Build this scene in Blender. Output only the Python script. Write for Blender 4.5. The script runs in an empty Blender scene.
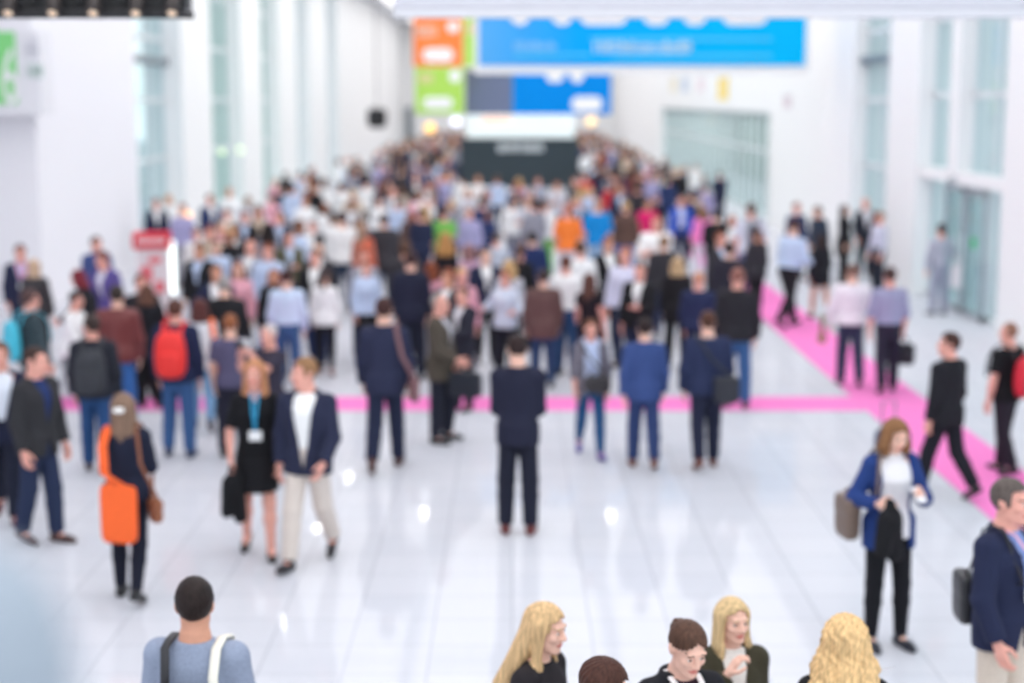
CEIL, SKY, EXPO = 1.22, 1.4, 0.18
import bpy, bmesh, math, random
import numpy as np
from mathutils import Vector, Matrix

SC = bpy.context.scene
COL = SC.collection
R_ = math.radians
rng = random.Random(11)

# ------------------------------------------------------------------ materials
def lin(c):
    return tuple(((v/255.0)/12.92 if v/255.0 <= .04045 else ((v/255.0+.055)/1.055)**2.4) for v in c)
_mats = {}
def mat(name, col, rough=.6, metal=0.0, spec=.5, emit=None, estr=0.0, fabric=0, var=0.0, scale=60.0, sss=0.0):
    key = (name, tuple(col), rough, metal, spec, emit, estr, fabric, var, scale)
    if key in _mats: return _mats[key]
    m = bpy.data.materials.new(name); m.use_nodes = True
    nt = m.node_tree; b = nt.nodes['Principled BSDF']
    c = lin(col)
    b.inputs['Base Color'].default_value = (*c, 1)
    b.inputs['Roughness'].default_value = rough
    b.inputs['Metallic'].default_value = metal
    b.inputs['Specular IOR Level'].default_value = spec
    if emit:
        b.inputs['Emission Color'].default_value = (*lin(emit), 1)
        b.inputs['Emission Strength'].default_value = estr
    if var > 0:
        tc = nt.nodes.new('ShaderNodeTexCoord'); n = nt.nodes.new('ShaderNodeTexNoise')
        n.inputs['Scale'].default_value = scale; n.inputs['Detail'].default_value = 3
        r = nt.nodes.new('ShaderNodeValToRGB')
        r.color_ramp.elements[0].position = .3; r.color_ramp.elements[1].position = .7
        r.color_ramp.elements[0].color = (*[v*(1-var) for v in c], 1)
        r.color_ramp.elements[1].color = (*[min(1, v*(1+var)) for v in c], 1)
        nt.links.new(tc.outputs['Object'], n.inputs['Vector']); nt.links.new(n.outputs['Fac'], r.inputs['Fac'])
        nt.links.new(r.outputs['Color'], b.inputs['Base Color'])
        if fabric:
            bp = nt.nodes.new('ShaderNodeBump'); bp.inputs['Strength'].default_value = .25; bp.inputs['Distance'].default_value = .004
            n2 = nt.nodes.new('ShaderNodeTexNoise'); n2.inputs['Scale'].default_value = 14; n2.inputs['Detail'].default_value = 2
            nt.links.new(tc.outputs['Object'], n2.inputs['Vector'])
            nt.links.new(n2.outputs['Fac'], bp.inputs['Height']); nt.links.new(bp.outputs['Normal'], b.inputs['Normal'])
    _mats[key] = m
    return m
def cloth(c, rough=.85): return mat('fabric', c, rough, spec=.25, fabric=1, var=.10, scale=90)
def skin(c=(226,168,146)): return mat('skin', c, .5, spec=.35, var=.05, scale=25)
def leather(c): return mat('leather', c, .42, spec=.45, var=.08, scale=40)
def hairm(c):
    key = ('hair', tuple(c))
    if key in _mats: return _mats[key]
    m = bpy.data.materials.new('hair'); m.use_nodes = True
    nt = m.node_tree; b = nt.nodes['Principled BSDF']; b.inputs['Roughness'].default_value = .55; b.inputs['Specular IOR Level'].default_value = .2
    tc = nt.nodes.new('ShaderNodeTexCoord'); mp = nt.nodes.new('ShaderNodeMapping'); mp.inputs['Scale'].default_value = (70, 70, 7)
    n = nt.nodes.new('ShaderNodeTexNoise'); n.inputs['Scale'].default_value = 1.0; n.inputs['Detail'].default_value = 3
    r = nt.nodes.new('ShaderNodeValToRGB'); cl = lin(c)
    r.color_ramp.elements[0].position = .32; r.color_ramp.elements[1].position = .68
    r.color_ramp.elements[0].color = (*[v*.68 for v in cl], 1); r.color_ramp.elements[1].color = (*[min(1, v*1.25) for v in cl], 1)
    L = nt.links.new
    L(tc.outputs['Object'], mp.inputs['Vector']); L(mp.outputs['Vector'], n.inputs['Vector']); L(n.outputs['Fac'], r.inputs['Fac']); L(r.outputs['Color'], b.inputs['Base Color'])
    _mats[key] = m
    return m
def plaid(c1, c2):
    key = ('plaid', tuple(c1), tuple(c2))
    if key in _mats: return _mats[key]
    m = bpy.data.materials.new('plaid'); m.use_nodes = True
    nt = m.node_tree; b = nt.nodes['Principled BSDF']; b.inputs['Roughness'].default_value = .85
    tc = nt.nodes.new('ShaderNodeTexCoord'); ck = nt.nodes.new('ShaderNodeTexChecker'); ck.inputs['Scale'].default_value = 22
    ck.inputs['Color1'].default_value = (*lin(c1), 1); ck.inputs['Color2'].default_value = (*lin(c2), 1)
    nt.links.new(tc.outputs['Object'], ck.inputs['Vector']); nt.links.new(ck.outputs['Color'], b.inputs['Base Color'])
    _mats[key] = m
    return m

# ------------------------------------------------------------------ mesh helpers
def mesh_np(name, V, Q, mats, idx=None, smooth=True):
    me = bpy.data.meshes.new(name)
    n, f = len(V), len(Q); k = Q.shape[1] if f else 4
    me.vertices.add(n); me.vertices.foreach_set('co', np.asarray(V, np.float32).ravel())
    me.loops.add(f*k); me.loops.foreach_set('vertex_index', np.asarray(Q, np.int32).ravel())
    me.polygons.add(f); me.polygons.foreach_set('loop_start', np.arange(0, f*k, k, dtype=np.int32))
    if idx is not None: me.polygons.foreach_set('material_index', np.asarray(idx, np.int32))
    me.polygons.foreach_set('use_smooth', np.full(f, smooth, dtype=bool))
    for m in mats: me.materials.append(m)
    me.update(calc_edges=True)
    return me
def link(name, me, parent=None):
    o = bpy.data.objects.new(name, me); COL.objects.link(o)
    if parent is not None: o.parent = parent
    return o
def tag(o, label=None, cat=None, group=None, kind=None):
    if label: o['label'] = label
    if cat: o['category'] = cat
    if group: o['group'] = group
    if kind: o['kind'] = kind
    return o
def empty(name, loc=(0,0,0), rz=0.0):
    o = bpy.data.objects.new(name, None); COL.objects.link(o); o.empty_display_size = .2
    o.location = loc; o.rotation_euler = (0, 0, rz)
    return o
class MB:
    """collects boxes, tubes and soft boxes and links them as one mesh"""
    def __init__(s): s.bm = bmesh.new()
    def box(s, x0, x1, y0, y1, z0, z1, bev=0.0):
        r = bmesh.ops.create_cube(s.bm, size=1.0)
        for v in r['verts']:
            v.co = Vector(((x0+x1)/2 + v.co.x*(x1-x0), (y0+y1)/2 + v.co.y*(y1-y0), (z0+z1)/2 + v.co.z*(z1-z0)))
        if bev > 0:
            es = list({e for v in r['verts'] for e in v.link_edges})
            bmesh.ops.bevel(s.bm, geom=es, offset=bev, segments=2, affect='EDGES', profile=.5)
        return s
    def tube(s, pts, r, n=10, flat=1.0, closed=False, side=None):
        pts = [Vector(p) for p in pts]; rings = []
        up = Vector(side) if side is not None else Vector((.13, .21, 1)).normalized()
        N = len(pts)
        for i, p in enumerate(pts):
            if closed: t = pts[(i+1) % N] - pts[i-1]
            else: t = pts[min(i+1, N-1)] - pts[max(i-1, 0)]
            t.normalize(); a = up - t*up.dot(t)
            if a.length < 1e-4: a = t.orthogonal()
            a.normalize(); b = t.cross(a); rr = r[i] if isinstance(r, (list, tuple)) else r
            rings.append([s.bm.verts.new(p + a*math.cos(2*math.pi*k/n)*rr + b*math.sin(2*math.pi*k/n)*rr*flat) for k in range(n)])
        for i in range(N if closed else N-1):
            A, B = rings[i], rings[(i+1) % N]
            for k in range(n): s.bm.faces.new((A[k], A[(k+1) % n], B[(k+1) % n], B[k]))
        if not closed:
            s.bm.faces.new(list(reversed(rings[0]))); s.bm.faces.new(rings[-1])
        return s
    def soft(s, c, size, p=5.0, n=7, warp=None, rot=None):
        """super-ellipsoid block: a padded box"""
        b2 = bmesh.new(); bmesh.ops.create_cube(b2, size=2.0)
        bmesh.ops.subdivide_edges(b2, edges=b2.edges[:], cuts=n, use_grid_fill=True)
        vm = {}
        for v in b2.verts:
            q = v.co; l = (abs(q.x)**p + abs(q.y)**p + abs(q.z)**p)**(1/p); q = q/l
            if warp: q = Vector(warp(q.x, q.y, q.z))
            q = Vector((q.x*size[0]/2, q.y*size[1]/2, q.z*size[2]/2))
            if rot is not None: q = rot @ q
            vm[v] = s.bm.verts.new(q + Vector(c))
        for f in b2.faces: s.bm.faces.new([vm[v] for v in f.verts])
        b2.free(); return s
    def prism(s, pts, axis, a, b):
        """polygon pts extruded along axis 0/1/2 from a to b"""
        def mk(p, t):
            q = list(p); q.insert(axis, t); return s.bm.verts.new(q)
        A = [mk(p, a) for p in pts]; B = [mk(p, b) for p in pts]; n = len(pts)
        s.bm.faces.new(A); s.bm.faces.new(list(reversed(B)))
        for k in range(n): s.bm.faces.new((A[k], B[k], B[(k+1) % n], A[(k+1) % n]))
        return s
    def build(s, name, m, parent=None, smooth=False):
        bmesh.ops.recalc_face_normals(s.bm, faces=s.bm.faces[:])
        me = bpy.data.meshes.new(name); s.bm.to_mesh(me); s.bm.free()
        for mm in (m if isinstance(m, (list, tuple)) else [m]): me.materials.append(mm)
        if smooth:
            me.polygons.foreach_set('use_smooth', np.full(len(me.polygons), True)); me.update()
        return link(name, me, parent)

# ------------------------------------------------------------------ signed distance fields on a rectilinear grid
def axis(lo, hi, base, bands):
    out = [lo]; x = lo
    while x < hi:
        st = base
        for (c, h, f) in bands:
            if c-h-base <= x <= c+h: st = min(st, f)
        x += st; out.append(x)
    return np.array(out, np.float32)
class G:
    def __init__(s, lo, hi, base, bands=()):
        s.ax = [axis(lo[i], hi[i], base, [(c[i], h, f) for (c, h, f) in bands]) for i in range(3)]
        s.base = base
        s.D = np.full([len(a) for a in s.ax], 1.0, np.float32)
    def like(s):
        g = G.__new__(G); g.ax = s.ax; g.base = s.base; g.D = np.full(s.D.shape, 1.0, np.float32); return g
    def blk(s, lo, hi, m):
        sl = []; cs = []
        for i in range(3):
            a = int(np.searchsorted(s.ax[i], lo[i]-m)); b = int(np.searchsorted(s.ax[i], hi[i]+m))
            if b <= a: return None
            sl.append(slice(a, b)); cs.append(s.ax[i][a:b])
        return tuple(sl), cs[0][:, None, None], cs[1][None, :, None], cs[2][None, None, :]
    def put(s, sl, d, k):
        old = s.D[sl]
        if k <= 0: s.D[sl] = np.minimum(old, d)
        else:
            h = np.clip(.5+.5*(old-d)/k, 0, 1); s.D[sl] = old*(1-h)+d*h-k*h*(1-h)
    def cut(s, sl, d, k=0.0):
        """remove where d < 0"""
        old = s.D[sl]; nd = -d
        if k <= 0: s.D[sl] = np.maximum(old, nd)
        else:
            h = np.clip(.5-.5*(old-nd)/k, 0, 1); s.D[sl] = old*(1-h)+nd*h+k*h*(1-h)
    def rc(s, a, b, r1, r2, k=.02, flat=None):
        a = np.asarray(a, float); b = np.asarray(b, float); m = .05+k
        B = s.blk(np.minimum(a-r1, b-r2), np.maximum(a+r1, b+r2), m)
        if B is None: return
        sl, X, Y, Z = B; ba = b-a; l2 = max(float(ba@ba), 1e-9)
        px, py, pz = X-a[0], Y-a[1], Z-a[2]
        t = np.clip((px*ba[0]+py*ba[1]+pz*ba[2])/l2, 0, 1)
        qx, qy, qz = px-t*ba[0], py-t*ba[1], pz-t*ba[2]
        if flat is not None:
            n, f = flat; dn = (qx*n[0]+qy*n[1]+qz*n[2]); e = (f-1)*dn
            qx, qy, qz = qx+e*n[0], qy+e*n[1], qz+e*n[2]
        s.put(sl, np.sqrt(qx*qx+qy*qy+qz*qz)-(r1+(r2-r1)*t), k)
    def ell(s, c, r, F=None, k=.02, sub=False):
        c = np.asarray(c, float); R = max(r); m = .05+k
        B = s.blk(c-R, c+R, m)
        if B is None: return
        sl, X, Y, Z = B; px, py, pz = X-c[0], Y-c[1], Z-c[2]
        if F is not None:
            px, py, pz = (px*F[0, j]+py*F[1, j]+pz*F[2, j] for j in range(3))
        k0 = np.sqrt((px/r[0])**2+(py/r[1])**2+(pz/r[2])**2)+1e-6
        k1 = np.sqrt((px/r[0]**2)**2+(py/r[1]**2)**2+(pz/r[2]**2)**2)+1e-6
        d = k0*(k0-1)/k1
        if sub: s.cut(sl, d, k)
        else: s.put(sl, d, k)
    def local(s, o, F, lo=None, hi=None, m=.06):
        """block and its coordinates in the frame (o, F)"""
        if lo is None: sl = (slice(None),)*3; X, Y, Z = s.ax[0][:, None, None], s.ax[1][None, :, None], s.ax[2][None, None, :]
        else:
            B = s.blk(lo, hi, m)
            if B is None: return None
            sl, X, Y, Z = B
        px, py, pz = X-o[0], Y-o[1], Z-o[2]
        return (sl,)+tuple(px*F[0, j]+py*F[1, j]+pz*F[2, j] for j in range(3))
    def nets(s):
        D = s.D; S = D < 0; nx, ny, nz = D.shape
        c = np.zeros((nx-1, ny-1, nz-1), np.int8)
        corners = [(i, j, k) for i in (0, 1) for j in (0, 1) for k in (0, 1)]
        for (i, j, k) in corners: c += S[i:nx-1+i, j:ny-1+j, k:nz-1+k]
        act = np.argwhere((c > 0) & (c < 8))
        if len(act) == 0: return None
        vid = np.full(c.shape, -1, np.int32); vid[act[:, 0], act[:, 1], act[:, 2]] = np.arange(len(act))
        acc = np.zeros((len(act), 3)); cnt = np.zeros(len(act))
        ax = s.ax
        def P(ii): return np.stack([ax[0][ii[:, 0]], ax[1][ii[:, 1]], ax[2][ii[:, 2]]], 1).astype(float)
        for a in range(3):
            for u in (0, 1):
                for v in (0, 1):
                    o0 = [0, 0, 0]; oth = [q for q in range(3) if q != a]; o0[oth[0]] = u; o0[oth[1]] = v
                    o1 = list(o0); o1[a] = 1
                    i0 = act+np.array(o0); i1 = act+np.array(o1)
                    d0 = D[i0[:, 0], i0[:, 1], i0[:, 2]]; d1 = D[i1[:, 0], i1[:, 1], i1[:, 2]]
                    mk = (d0 < 0) != (d1 < 0)
                    if not mk.any(): continue
                    t = (d0[mk]/(d0[mk]-d1[mk]))[:, None]
                    acc[mk] += P(i0[mk])*(1-t)+P(i1[mk])*t; cnt[mk] += 1
        V = acc/np.maximum(cnt, 1)[:, None]
        Q = []
        for a in range(3):
            b_, c_ = (a+1) % 3, (a+2) % 3
            sl0 = [slice(None)]*3; sl1 = [slice(None)]*3; sl0[a] = slice(0, -1); sl1[a] = slice(1, None)
            for q in (b_, c_): sl0[q] = slice(1, -1); sl1[q] = slice(1, -1)
            s0, s1 = S[tuple(sl0)], S[tuple(sl1)]
            E = np.argwhere(s0 != s1)
            if len(E) == 0: continue
            inside0 = s0[E[:, 0], E[:, 1], E[:, 2]]
            E = E.copy(); E[:, b_] += 1; E[:, c_] += 1
            def cell(db, dc):
                q = E.copy(); q[:, b_] += db; q[:, c_] += dc; return vid[q[:, 0], q[:, 1], q[:, 2]]
            q = np.stack([cell(-1, -1), cell(0, -1), cell(0, 0), cell(-1, 0)], 1)
            q[~inside0] = q[~inside0][:, ::-1]
            Q.append(q)
        Q = np.concatenate(Q); Q = Q[(Q >= 0).all(1)]
        return V, Q
    def mesh(s, name, mats, zone=None):
        r = s.nets()
        if r is None: return None
        V, Q = r; idx = None
        if zone is not None: idx = zone(V[Q].mean(1))
        return mesh_np(name, V, Q, mats, idx)
# ------------------------------------------------------------------ human figures (front is -Y, x>0 is the viewer's right)
def unit(v):
    v = np.asarray(v, float); return v/max(np.linalg.norm(v), 1e-9)
def rx(a): c, s = math.cos(a), math.sin(a); return np.array([[1,0,0],[0,c,-s],[0,s,c]])
def rz(a): c, s = math.cos(a), math.sin(a); return np.array([[c,-s,0],[s,c,0],[0,0,1]])
def ry(a): c, s = math.cos(a), math.sin(a); return np.array([[c,0,s],[0,1,0],[-s,0,c]])
MALE = np.array([(.78,.095,.085,.004),(.86,.155,.108,.01),(.93,.168,.118,.012),(1.0,.162,.112,.01),(1.08,.152,.104,.002),(1.2,.165,.114,-.004),(1.3,.18,.122,-.004),(1.36,.172,.112,.002),(1.40,.145,.092,.012),(1.44,.10,.072,.02),(1.47,.07,.062,.022),(1.51,.058,.056,.022)])
FEM = np.array([(.78,.095,.085,.004),(.86,.16,.112,.012),(.93,.17,.12,.014),(1.0,.15,.11,.01),(1.08,.126,.092,.002),(1.2,.14,.104,-.008),(1.28,.15,.122,-.014),(1.35,.146,.104,-.002),(1.40,.122,.082,.01),(1.44,.082,.062,.02),(1.47,.06,.054,.022),(1.51,.05,.048,.022)])
LEGS = {'stand': ((3,5,4),(2,4,4)), 'ease': ((12,20,5),(0,2,4)), 'walk': ((20,8,2),(-10,24,2)), 'walk2': ((-10,24,2),(20,8,2)), 'stroll': ((12,8,3),(-7,16,3)), 'stroll2': ((-7,16,3),(12,8,3)), 'sit': ((82,80,6),(80,84,6))}
def pose(H=1.75, fem=0, wide=1.0, lean=0, legs='stand', armL=(4,12,14,1), armR=(4,12,14,1), head=(0,0), twist=0, curl=(35,35), sway=0):
    """joint positions and frames of one posed figure. arms: (forward, out, elbow bend, inward) degrees or ('to',(x,y,z)) at 1.75 m scale"""
    s = H/1.75; J = dict(H=H, s=s, fem=fem, wide=wide)
    J['prof'] = (FEM if fem else MALE).copy(); J['prof'][:, 1:3] *= wide
    lg = LEGS[legs] if isinstance(legs, str) else legs
    hip = np.array([0, 0, .92]); L = []
    for i, (a, b, ab) in enumerate(lg):
        sd = 1 if i == 0 else -1
        h = hip + np.array([sd*.08*(1.05 if fem else 1), .006, -.03])
        d1 = np.array([sd*math.sin(R_(ab)), -math.sin(R_(a))*math.cos(R_(ab)), -math.cos(R_(a))*math.cos(R_(ab))])
        k = h + d1*.41
        a2 = a-b; d2 = np.array([sd*math.sin(R_(ab*.4)), -math.sin(R_(a2)), -math.cos(R_(a2))]); d2 = unit(d2)
        an = k + d2*.405
        L.append([h, k, an, a2])
    low = min(l[2][2] for l in L); dz = .085-low
    legsout = []
    for i, (h, k, an, a2) in enumerate(L):
        for q in (h, k, an): q[2] += dz
        sd = 1 if i == 0 else -1
        lift = an[2]-.085
        pit = min(max(-a2-4, 0), 50) if a2 < -8 and lift < .3 else (-8 if a2 > 10 else 0)   # toe down behind, toe up in front
        t = rz(R_(sd*7)) @ np.array([0, -math.cos(R_(pit)), -math.sin(R_(pit))])
        x = rz(R_(sd*7)) @ np.array([1, 0, 0]); n = np.cross(x, t)*-1
        if n[2] < 0: n = -n
        if lift > 0 and pit > 0:
            toe = an + t*.19 - n*.085
            if toe[2] < 0: an[2] -= toe[2]; k[2] -= toe[2]*.6
        legsout.append(dict(h=h*s, k=k*s, a=an*s, t=t, n=n))
    J['legs'] = legsout; J['hipz'] = (.92+dz)*s
    o = np.array([0, 0, (.92+dz)])
    T = rz(R_(twist)) @ rx(R_(lean)) @ ry(R_(sway))
    J['to'] = o*s; J['T'] = T
    tp = lambda p: (o + T @ (np.asarray(p, float)-np.array([0, 0, .92])))*s
    J['tp'] = tp
    sw = (.148 if fem else .172)*(.5+.5*wide)
    A = []
    for i, ar in enumerate((armL, armR)):
        sd = 1 if i == 0 else -1
        sh = tp((sd*sw, .008, 1.385)); l1, l2 = .285*s, .25*s
        if ar[0] == 'to':
            tg = tp(ar[1]); v = tg-sh; dl = np.linalg.norm(v); mx = (l1+l2)*.995
            if dl > mx: tg = sh+v/dl*mx; dl = mx
            dl = max(dl, abs(l1-l2)+.02); u = unit(tg-sh)
            ca = (l1*l1+dl*dl-l2*l2)/(2*l1*dl); ca = max(-1, min(1, ca))
            pole = T @ np.array(ar[2] if len(ar) > 2 else (sd*.55, .45, -.8)); pole = unit(pole-u*(pole@u))
            el = sh+u*l1*ca+pole*l1*math.sqrt(1-ca*ca); wr = sh+u*dl
        else:
            a, ab, e, inn = ar
            d1 = T @ np.array([sd*math.sin(R_(ab)), -math.sin(R_(a))*math.cos(R_(ab)), -math.cos(R_(a))*math.cos(R_(ab))])
            d2 = T @ np.array([-sd*math.sin(R_(inn)), -math.sin(R_(a+e))*math.cos(R_(inn)), -math.cos(R_(a+e))*math.cos(R_(inn))])
            el = sh+d1*l1; wr = el+d2*l2
        d = unit(wr-el)
        ref = np.array([0, -1, 0.]) if abs(d[1]) < .75 else np.array([0, 0, 1.])
        th = unit(ref-d*(ref@d)); n = np.cross(d, th)
        if n[0]*sd > 0: n = -n
        A.append(dict(s=sh, e=el, w=wr, d=d, th=th, n=n, curl=curl[i], sd=sd))
    J['arms'] = A
    hf = T @ rz(R_(head[0])) @ rx(R_(head[1]))
    J['hF'] = hf; J['neck'] = tp((0, .022, 1.47))
    hs = s*(.96 if fem else 1.0); J['hs'] = hs
    J['hc'] = J['neck'] + (T @ np.array([0, -.004, .05]) + hf @ np.array([0, -.018, .105]))*s
    pts = [J['hc']+.13*hs, J['hc']-.13*hs] + [q for a in A for q in (a['s'], a['e'], a['w'], a['w']+a['d']*.19*s)] + [q for l in legsout for q in (l['a'], l['k'], l['a']+l['t']*.23)]
    pts = np.array(pts); J['lo'] = np.minimum(pts.min(0)-.12, (-.28*wide, -.24, -.01)); J['hi'] = np.maximum(pts.max(0)+.12, (.28*wide, .24, 0))
    J['hands'] = [a['w']+a['d']*.09*s for a in A]
    return J

def g_torso(g, J, grow, z0, z1, k=.02, flare=None, mode='put'):
    lo, hi = J['lo'], J['hi']; s = J['s']
    sl, x, y, z = g.local(J['to'], J['T'])
    z = z/s+.92; x = x/s; y = y/s
    p = J['prof']
    a = np.interp(z, p[:, 0], p[:, 1]); b = np.interp(z, p[:, 0], p[:, 2]); c = np.interp(z, p[:, 0], p[:, 3])
    if callable(grow): gr = grow(z)
    else: gr = grow
    a = a+gr; b = b+gr
    if flare is not None:
        fl = flare(z); a = np.maximum(a, fl[0]); b = np.maximum(b, fl[1])
    d = (np.sqrt((x/a)**2+((y-c)/b)**2)-1)*np.minimum(a, b)*s
    d = np.maximum(d, np.maximum(z0-z, z-z1)*s)
    g.put(sl, d, k)
def g_hand(g, a, s, fine):
    w, d, th, n, sd = a['w'], a['d'], a['th'], a['n'], a['sd']
    if not fine:
        g.rc(w, w+d*.09*s, .03*s, .03*s, .01, flat=(n, 1.7)); g.rc(w+d*.09*s, w+d*.15*s+n*.03*s, .026*s, .015*s, .01)
        g.rc(w+d*.03*s+th*.02*s, w+d*.085*s+th*.055*s+n*.012*s, .014*s, .01*s, .008); return
    g.rc(w-d*.02*s, w+d*.02*s, .026*s, .024*s, .012, flat=(n, 1.25))
    c = R_(a['curl'])
    for j, (off, ln, r) in enumerate(((.031, .92, .0092), (.0105, 1.0, .0095), (-.010, .95, .0092), (-.030, .76, .0082))):
        base = w+d*(.088-.004*abs(j-1))*s+th*off*s
        g.rc(w+d*.015*s+th*off*.55*s, base, .0155*s, .0125*s, .012)
        p = base; ang = .25*c
        dd = unit(d+th*off*1.2)
        for seg in (.043, .027, .021):
            v = dd*math.cos(ang)+n*math.sin(ang); q = p+v*seg*ln*s
            g.rc(p, q, r*s, r*.92*s, .004); p = q; ang += .9*c
    p = w+d*.022*s+th*.026*s+n*.006*s
    q = p+unit(d*.62+th*.72+n*.30)*.045*s; g.rc(p, q, .0145*s, .0115*s, .012)
    q2 = q+unit(d*.92+th*.25+n*.35)*.03*s; g.rc(q, q2, .0112*s, .0098*s, .004)
    q3 = q2+unit(d*.95-th*.05+n*.4)*.022*s; g.rc(q2, q3, .0098*s, .0085*s, .004)
def g_head(g, J, fine):
    F, c, h, fem = J['hF'], J['hc'], J['hs'], J['fem']
    P = lambda x, y, z: c+F@np.array([x, y, z])*h
    E = lambda p, r, k=.015, sub=False: g.ell(P(*p), [q*h for q in r], F, k*h, sub)
    E((0, .014, .03), (.074, .094, .086))
    E((0, -.03, -.04), (.056 if fem else .06, .066, .07), .03)
    jw = .9 if fem else 1.0
    g.rc(P(.042*jw, -.02, -.075), P(.014, -.07, -.098), .02*h, .02*h, .025*h); g.rc(P(-.042*jw, -.02, -.075), P(-.014, -.07, -.098), .02*h, .02*h, .025*h)
    if fine:
        g.rc(P(-.04, -.08, .028), P(.04, -.08, .028), .012*h, .012*h, .015*h)
        for sx in (1, -1):
            E((sx*.033, -.1, .006), (.021, .018, .0135), .012, True)
            E((sx*.032, -.0775, .006), (.0135, .0135, .0115), .004)
            E((sx*.036, -.068, -.025), (.024, .022, .02), .02)
            E((sx*.077, .012, -.004), (.009, .021, .032), .008)
            E((sx*.081, .018, .004), (.008, .022, .026), .006)
            E((sx*.011, -.1, -.031), (.0095, .011, .0085), .006)
        g.rc(P(0, -.088, .014), P(0, -.112, -.024), .0085*h, .0125*h, .012*h)
        E((0, -.09, -.058), (.025, .014, .006), .006); E((0, -.089, -.069), (.021, .014, .0065), .005)
        g.rc(P(0, -.078, -.1), P(0, -.07, -.098), .019*h, .02*h, .015*h)
    else:
        g.rc(P(0, -.088, .014), P(0, -.11, -.024), .011*h, .016*h, .012*h)
        for sx in (1, -1): E((sx*.078, .012, -.002), (.012, .022, .034), .006)
    nk = .052 if fem else .06
    g.rc(J['neck']+J['T']@np.array([0, 0, -.03])*J['s'], P(0, .012, -.05), nk*J['s']*1.08, nk*h, .03*h)
def head_zone(J):
    F, c, h = J['hF'], J['hc'], J['hs']
    def zone(C):
        q = (C-c)@F/h; x, y, z = np.abs(q[:, 0]), q[:, 1], q[:, 2]
        idx = np.zeros(len(C), np.int32)
        front = y < -.05
        eye = front & (((x-.032)/.0135)**2+((z-.005)/.0062)**2 < 1); idx[eye] = 1
        iris = front & (((x-.032)/.0062)**2+((z-.006)/.0062)**2 < 1); idx[iris] = 2
        lip = (y < -.075) & ((x/.026)**2+((z+.063)/.0125)**2 < 1); idx[lip] = 3
        brow = front & (np.abs(x-.034) < (.016 if J['fem'] else .02)) & (np.abs(z-.03+.1*np.abs(x-.03)) < .0032); idx[brow] = 4
        return idx
    return zone
def g_body(g, J, fine=True, part=None):
    s = J['s']; fem = J['fem']; th = .08 if fem else .079
    g_torso(g, J, 0.0, .845, 1.5, .03)
    for l in J['legs']:
        mid = l['k']*.65+l['a']*.35
        g.rc(l['h'], l['k'], th*s, .055*s, .015); g.rc(l['k'], mid, .053*s, .055*s, .03); g.rc(mid, l['a'], .054*s, .036*s, .03)
        g.rc(l['a']-l['n']*.03*s, l['a']+l['t']*.12*s-l['n']*.052*s, .038*s, .03*s, .02); g.rc(l['a']-l['n']*.045*s-l['t']*.03*s, l['a']+l['t']*.17*s-l['n']*.062*s, .03*s, .019*s, .02)
    m = (.85 if fem else 1.0)*s
    for a in J['arms']:
        tin = J['tp']((a['sd']*.07, .014, 1.40))
        g.rc(tin, a['s'], .045*m, .053*m, .04)
        g.rc(a['s'], a['e'], .054*m, .042*m, .03); f = a['e']*.7+a['w']*.3
        g.rc(a['e'], f, .041*m, .042*m, .02); g.rc(f, a['w'], .042*m, .027*m, .02)
        g_hand(g, a, s*(.93 if fem else 1), fine)
    g_head(g, J, fine)
# garments -----------------------------------------------------------
def square_end(g, e, d, rad):
    """cuts a garment's round end square at point e, direction d"""
    B = g.blk(e-rad-.04, e+rad+.04, 0)
    if B is None: return
    sl, X, Y, Z = B; px, py, pz = X-e[0], Y-e[1], Z-e[2]
    ax = px*d[0]+py*d[1]+pz*d[2]; r = np.sqrt(np.maximum(px*px+py*py+pz*pz-ax*ax, 0))
    g.cut(sl, np.maximum(-ax, r-rad))
def merge(g, h, k):
    t = np.clip(.5+.5*(g.D-h.D)/k, 0, 1); g.D = g.D*(1-t)+h.D*t-k*t*(1-t)
def sleeves(g0, J, gr, f=1.0, cuff=.0, k=.025):
    """f: 1 whole arm to the wrist, .5 to the elbow"""
    s = J['s']; m = (.87 if J['fem'] else 1.0)
    for a in J['arms']:
        g = g0.like()
        g.rc(J['tp']((a['sd']*.065, .014, 1.405)), a['s'], (.042*m+gr)*s, (.055*m+gr)*s, .04)
        if f >= .99:
            e, d = a['w']-a['d']*.012*s, a['d']
            g.rc(a['s'], a['e'], (.056*m+gr)*s, (.045*m+gr)*s, k); g.rc(a['e'], e, (.045*m+gr)*s, (.032*m+gr+cuff)*s, k)
        elif f > .5:
            e, d = a['e']*(1-(f-.5)*2)+a['w']*(f-.5)*2, a['d']
            g.rc(a['s'], a['e'], (.056*m+gr)*s, (.045*m+gr)*s, k); g.rc(a['e'], e, (.045*m+gr)*s, (.041*m+gr)*s, k)
        else:
            e, d = a['s']*(1-f*2)+a['e']*f*2, unit(a['e']-a['s']); g.rc(a['s'], e, (.056*m+gr)*s, (.052*m+gr+.006)*s, k)
        square_end(g, e, d, .09); merge(g0, g, k)
def g_top(g, J, gr=.012, hem=.9, neck=1.47, f=1.0, flare=.0, v=0.0, cuff=.004):
    """shirt, T-shirt, blouse, sweater"""
    fl = (lambda z: (np.interp(z, [.97, 1.1], [.184*J['wide']+gr+flare, .1]), np.interp(z, [.97, 1.1], [.128*J['wide']+gr+flare, .07]))) if hem < .93 else None
    g_torso(g, J, gr, hem, neck, .02, flare=fl)
    if f > 0: sleeves(g, J, gr, f, cuff)
    if v > 0:
        sl, x, y, z = g.local(J['to'], J['T']); s = J['s']; z = z/s+.92
        g.cut(sl, np.maximum(np.abs(x/s)-np.clip((z-(1.46-v))*.55, 0, .07), np.maximum(y/s+.015, (1.46-v)-z)))
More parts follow.
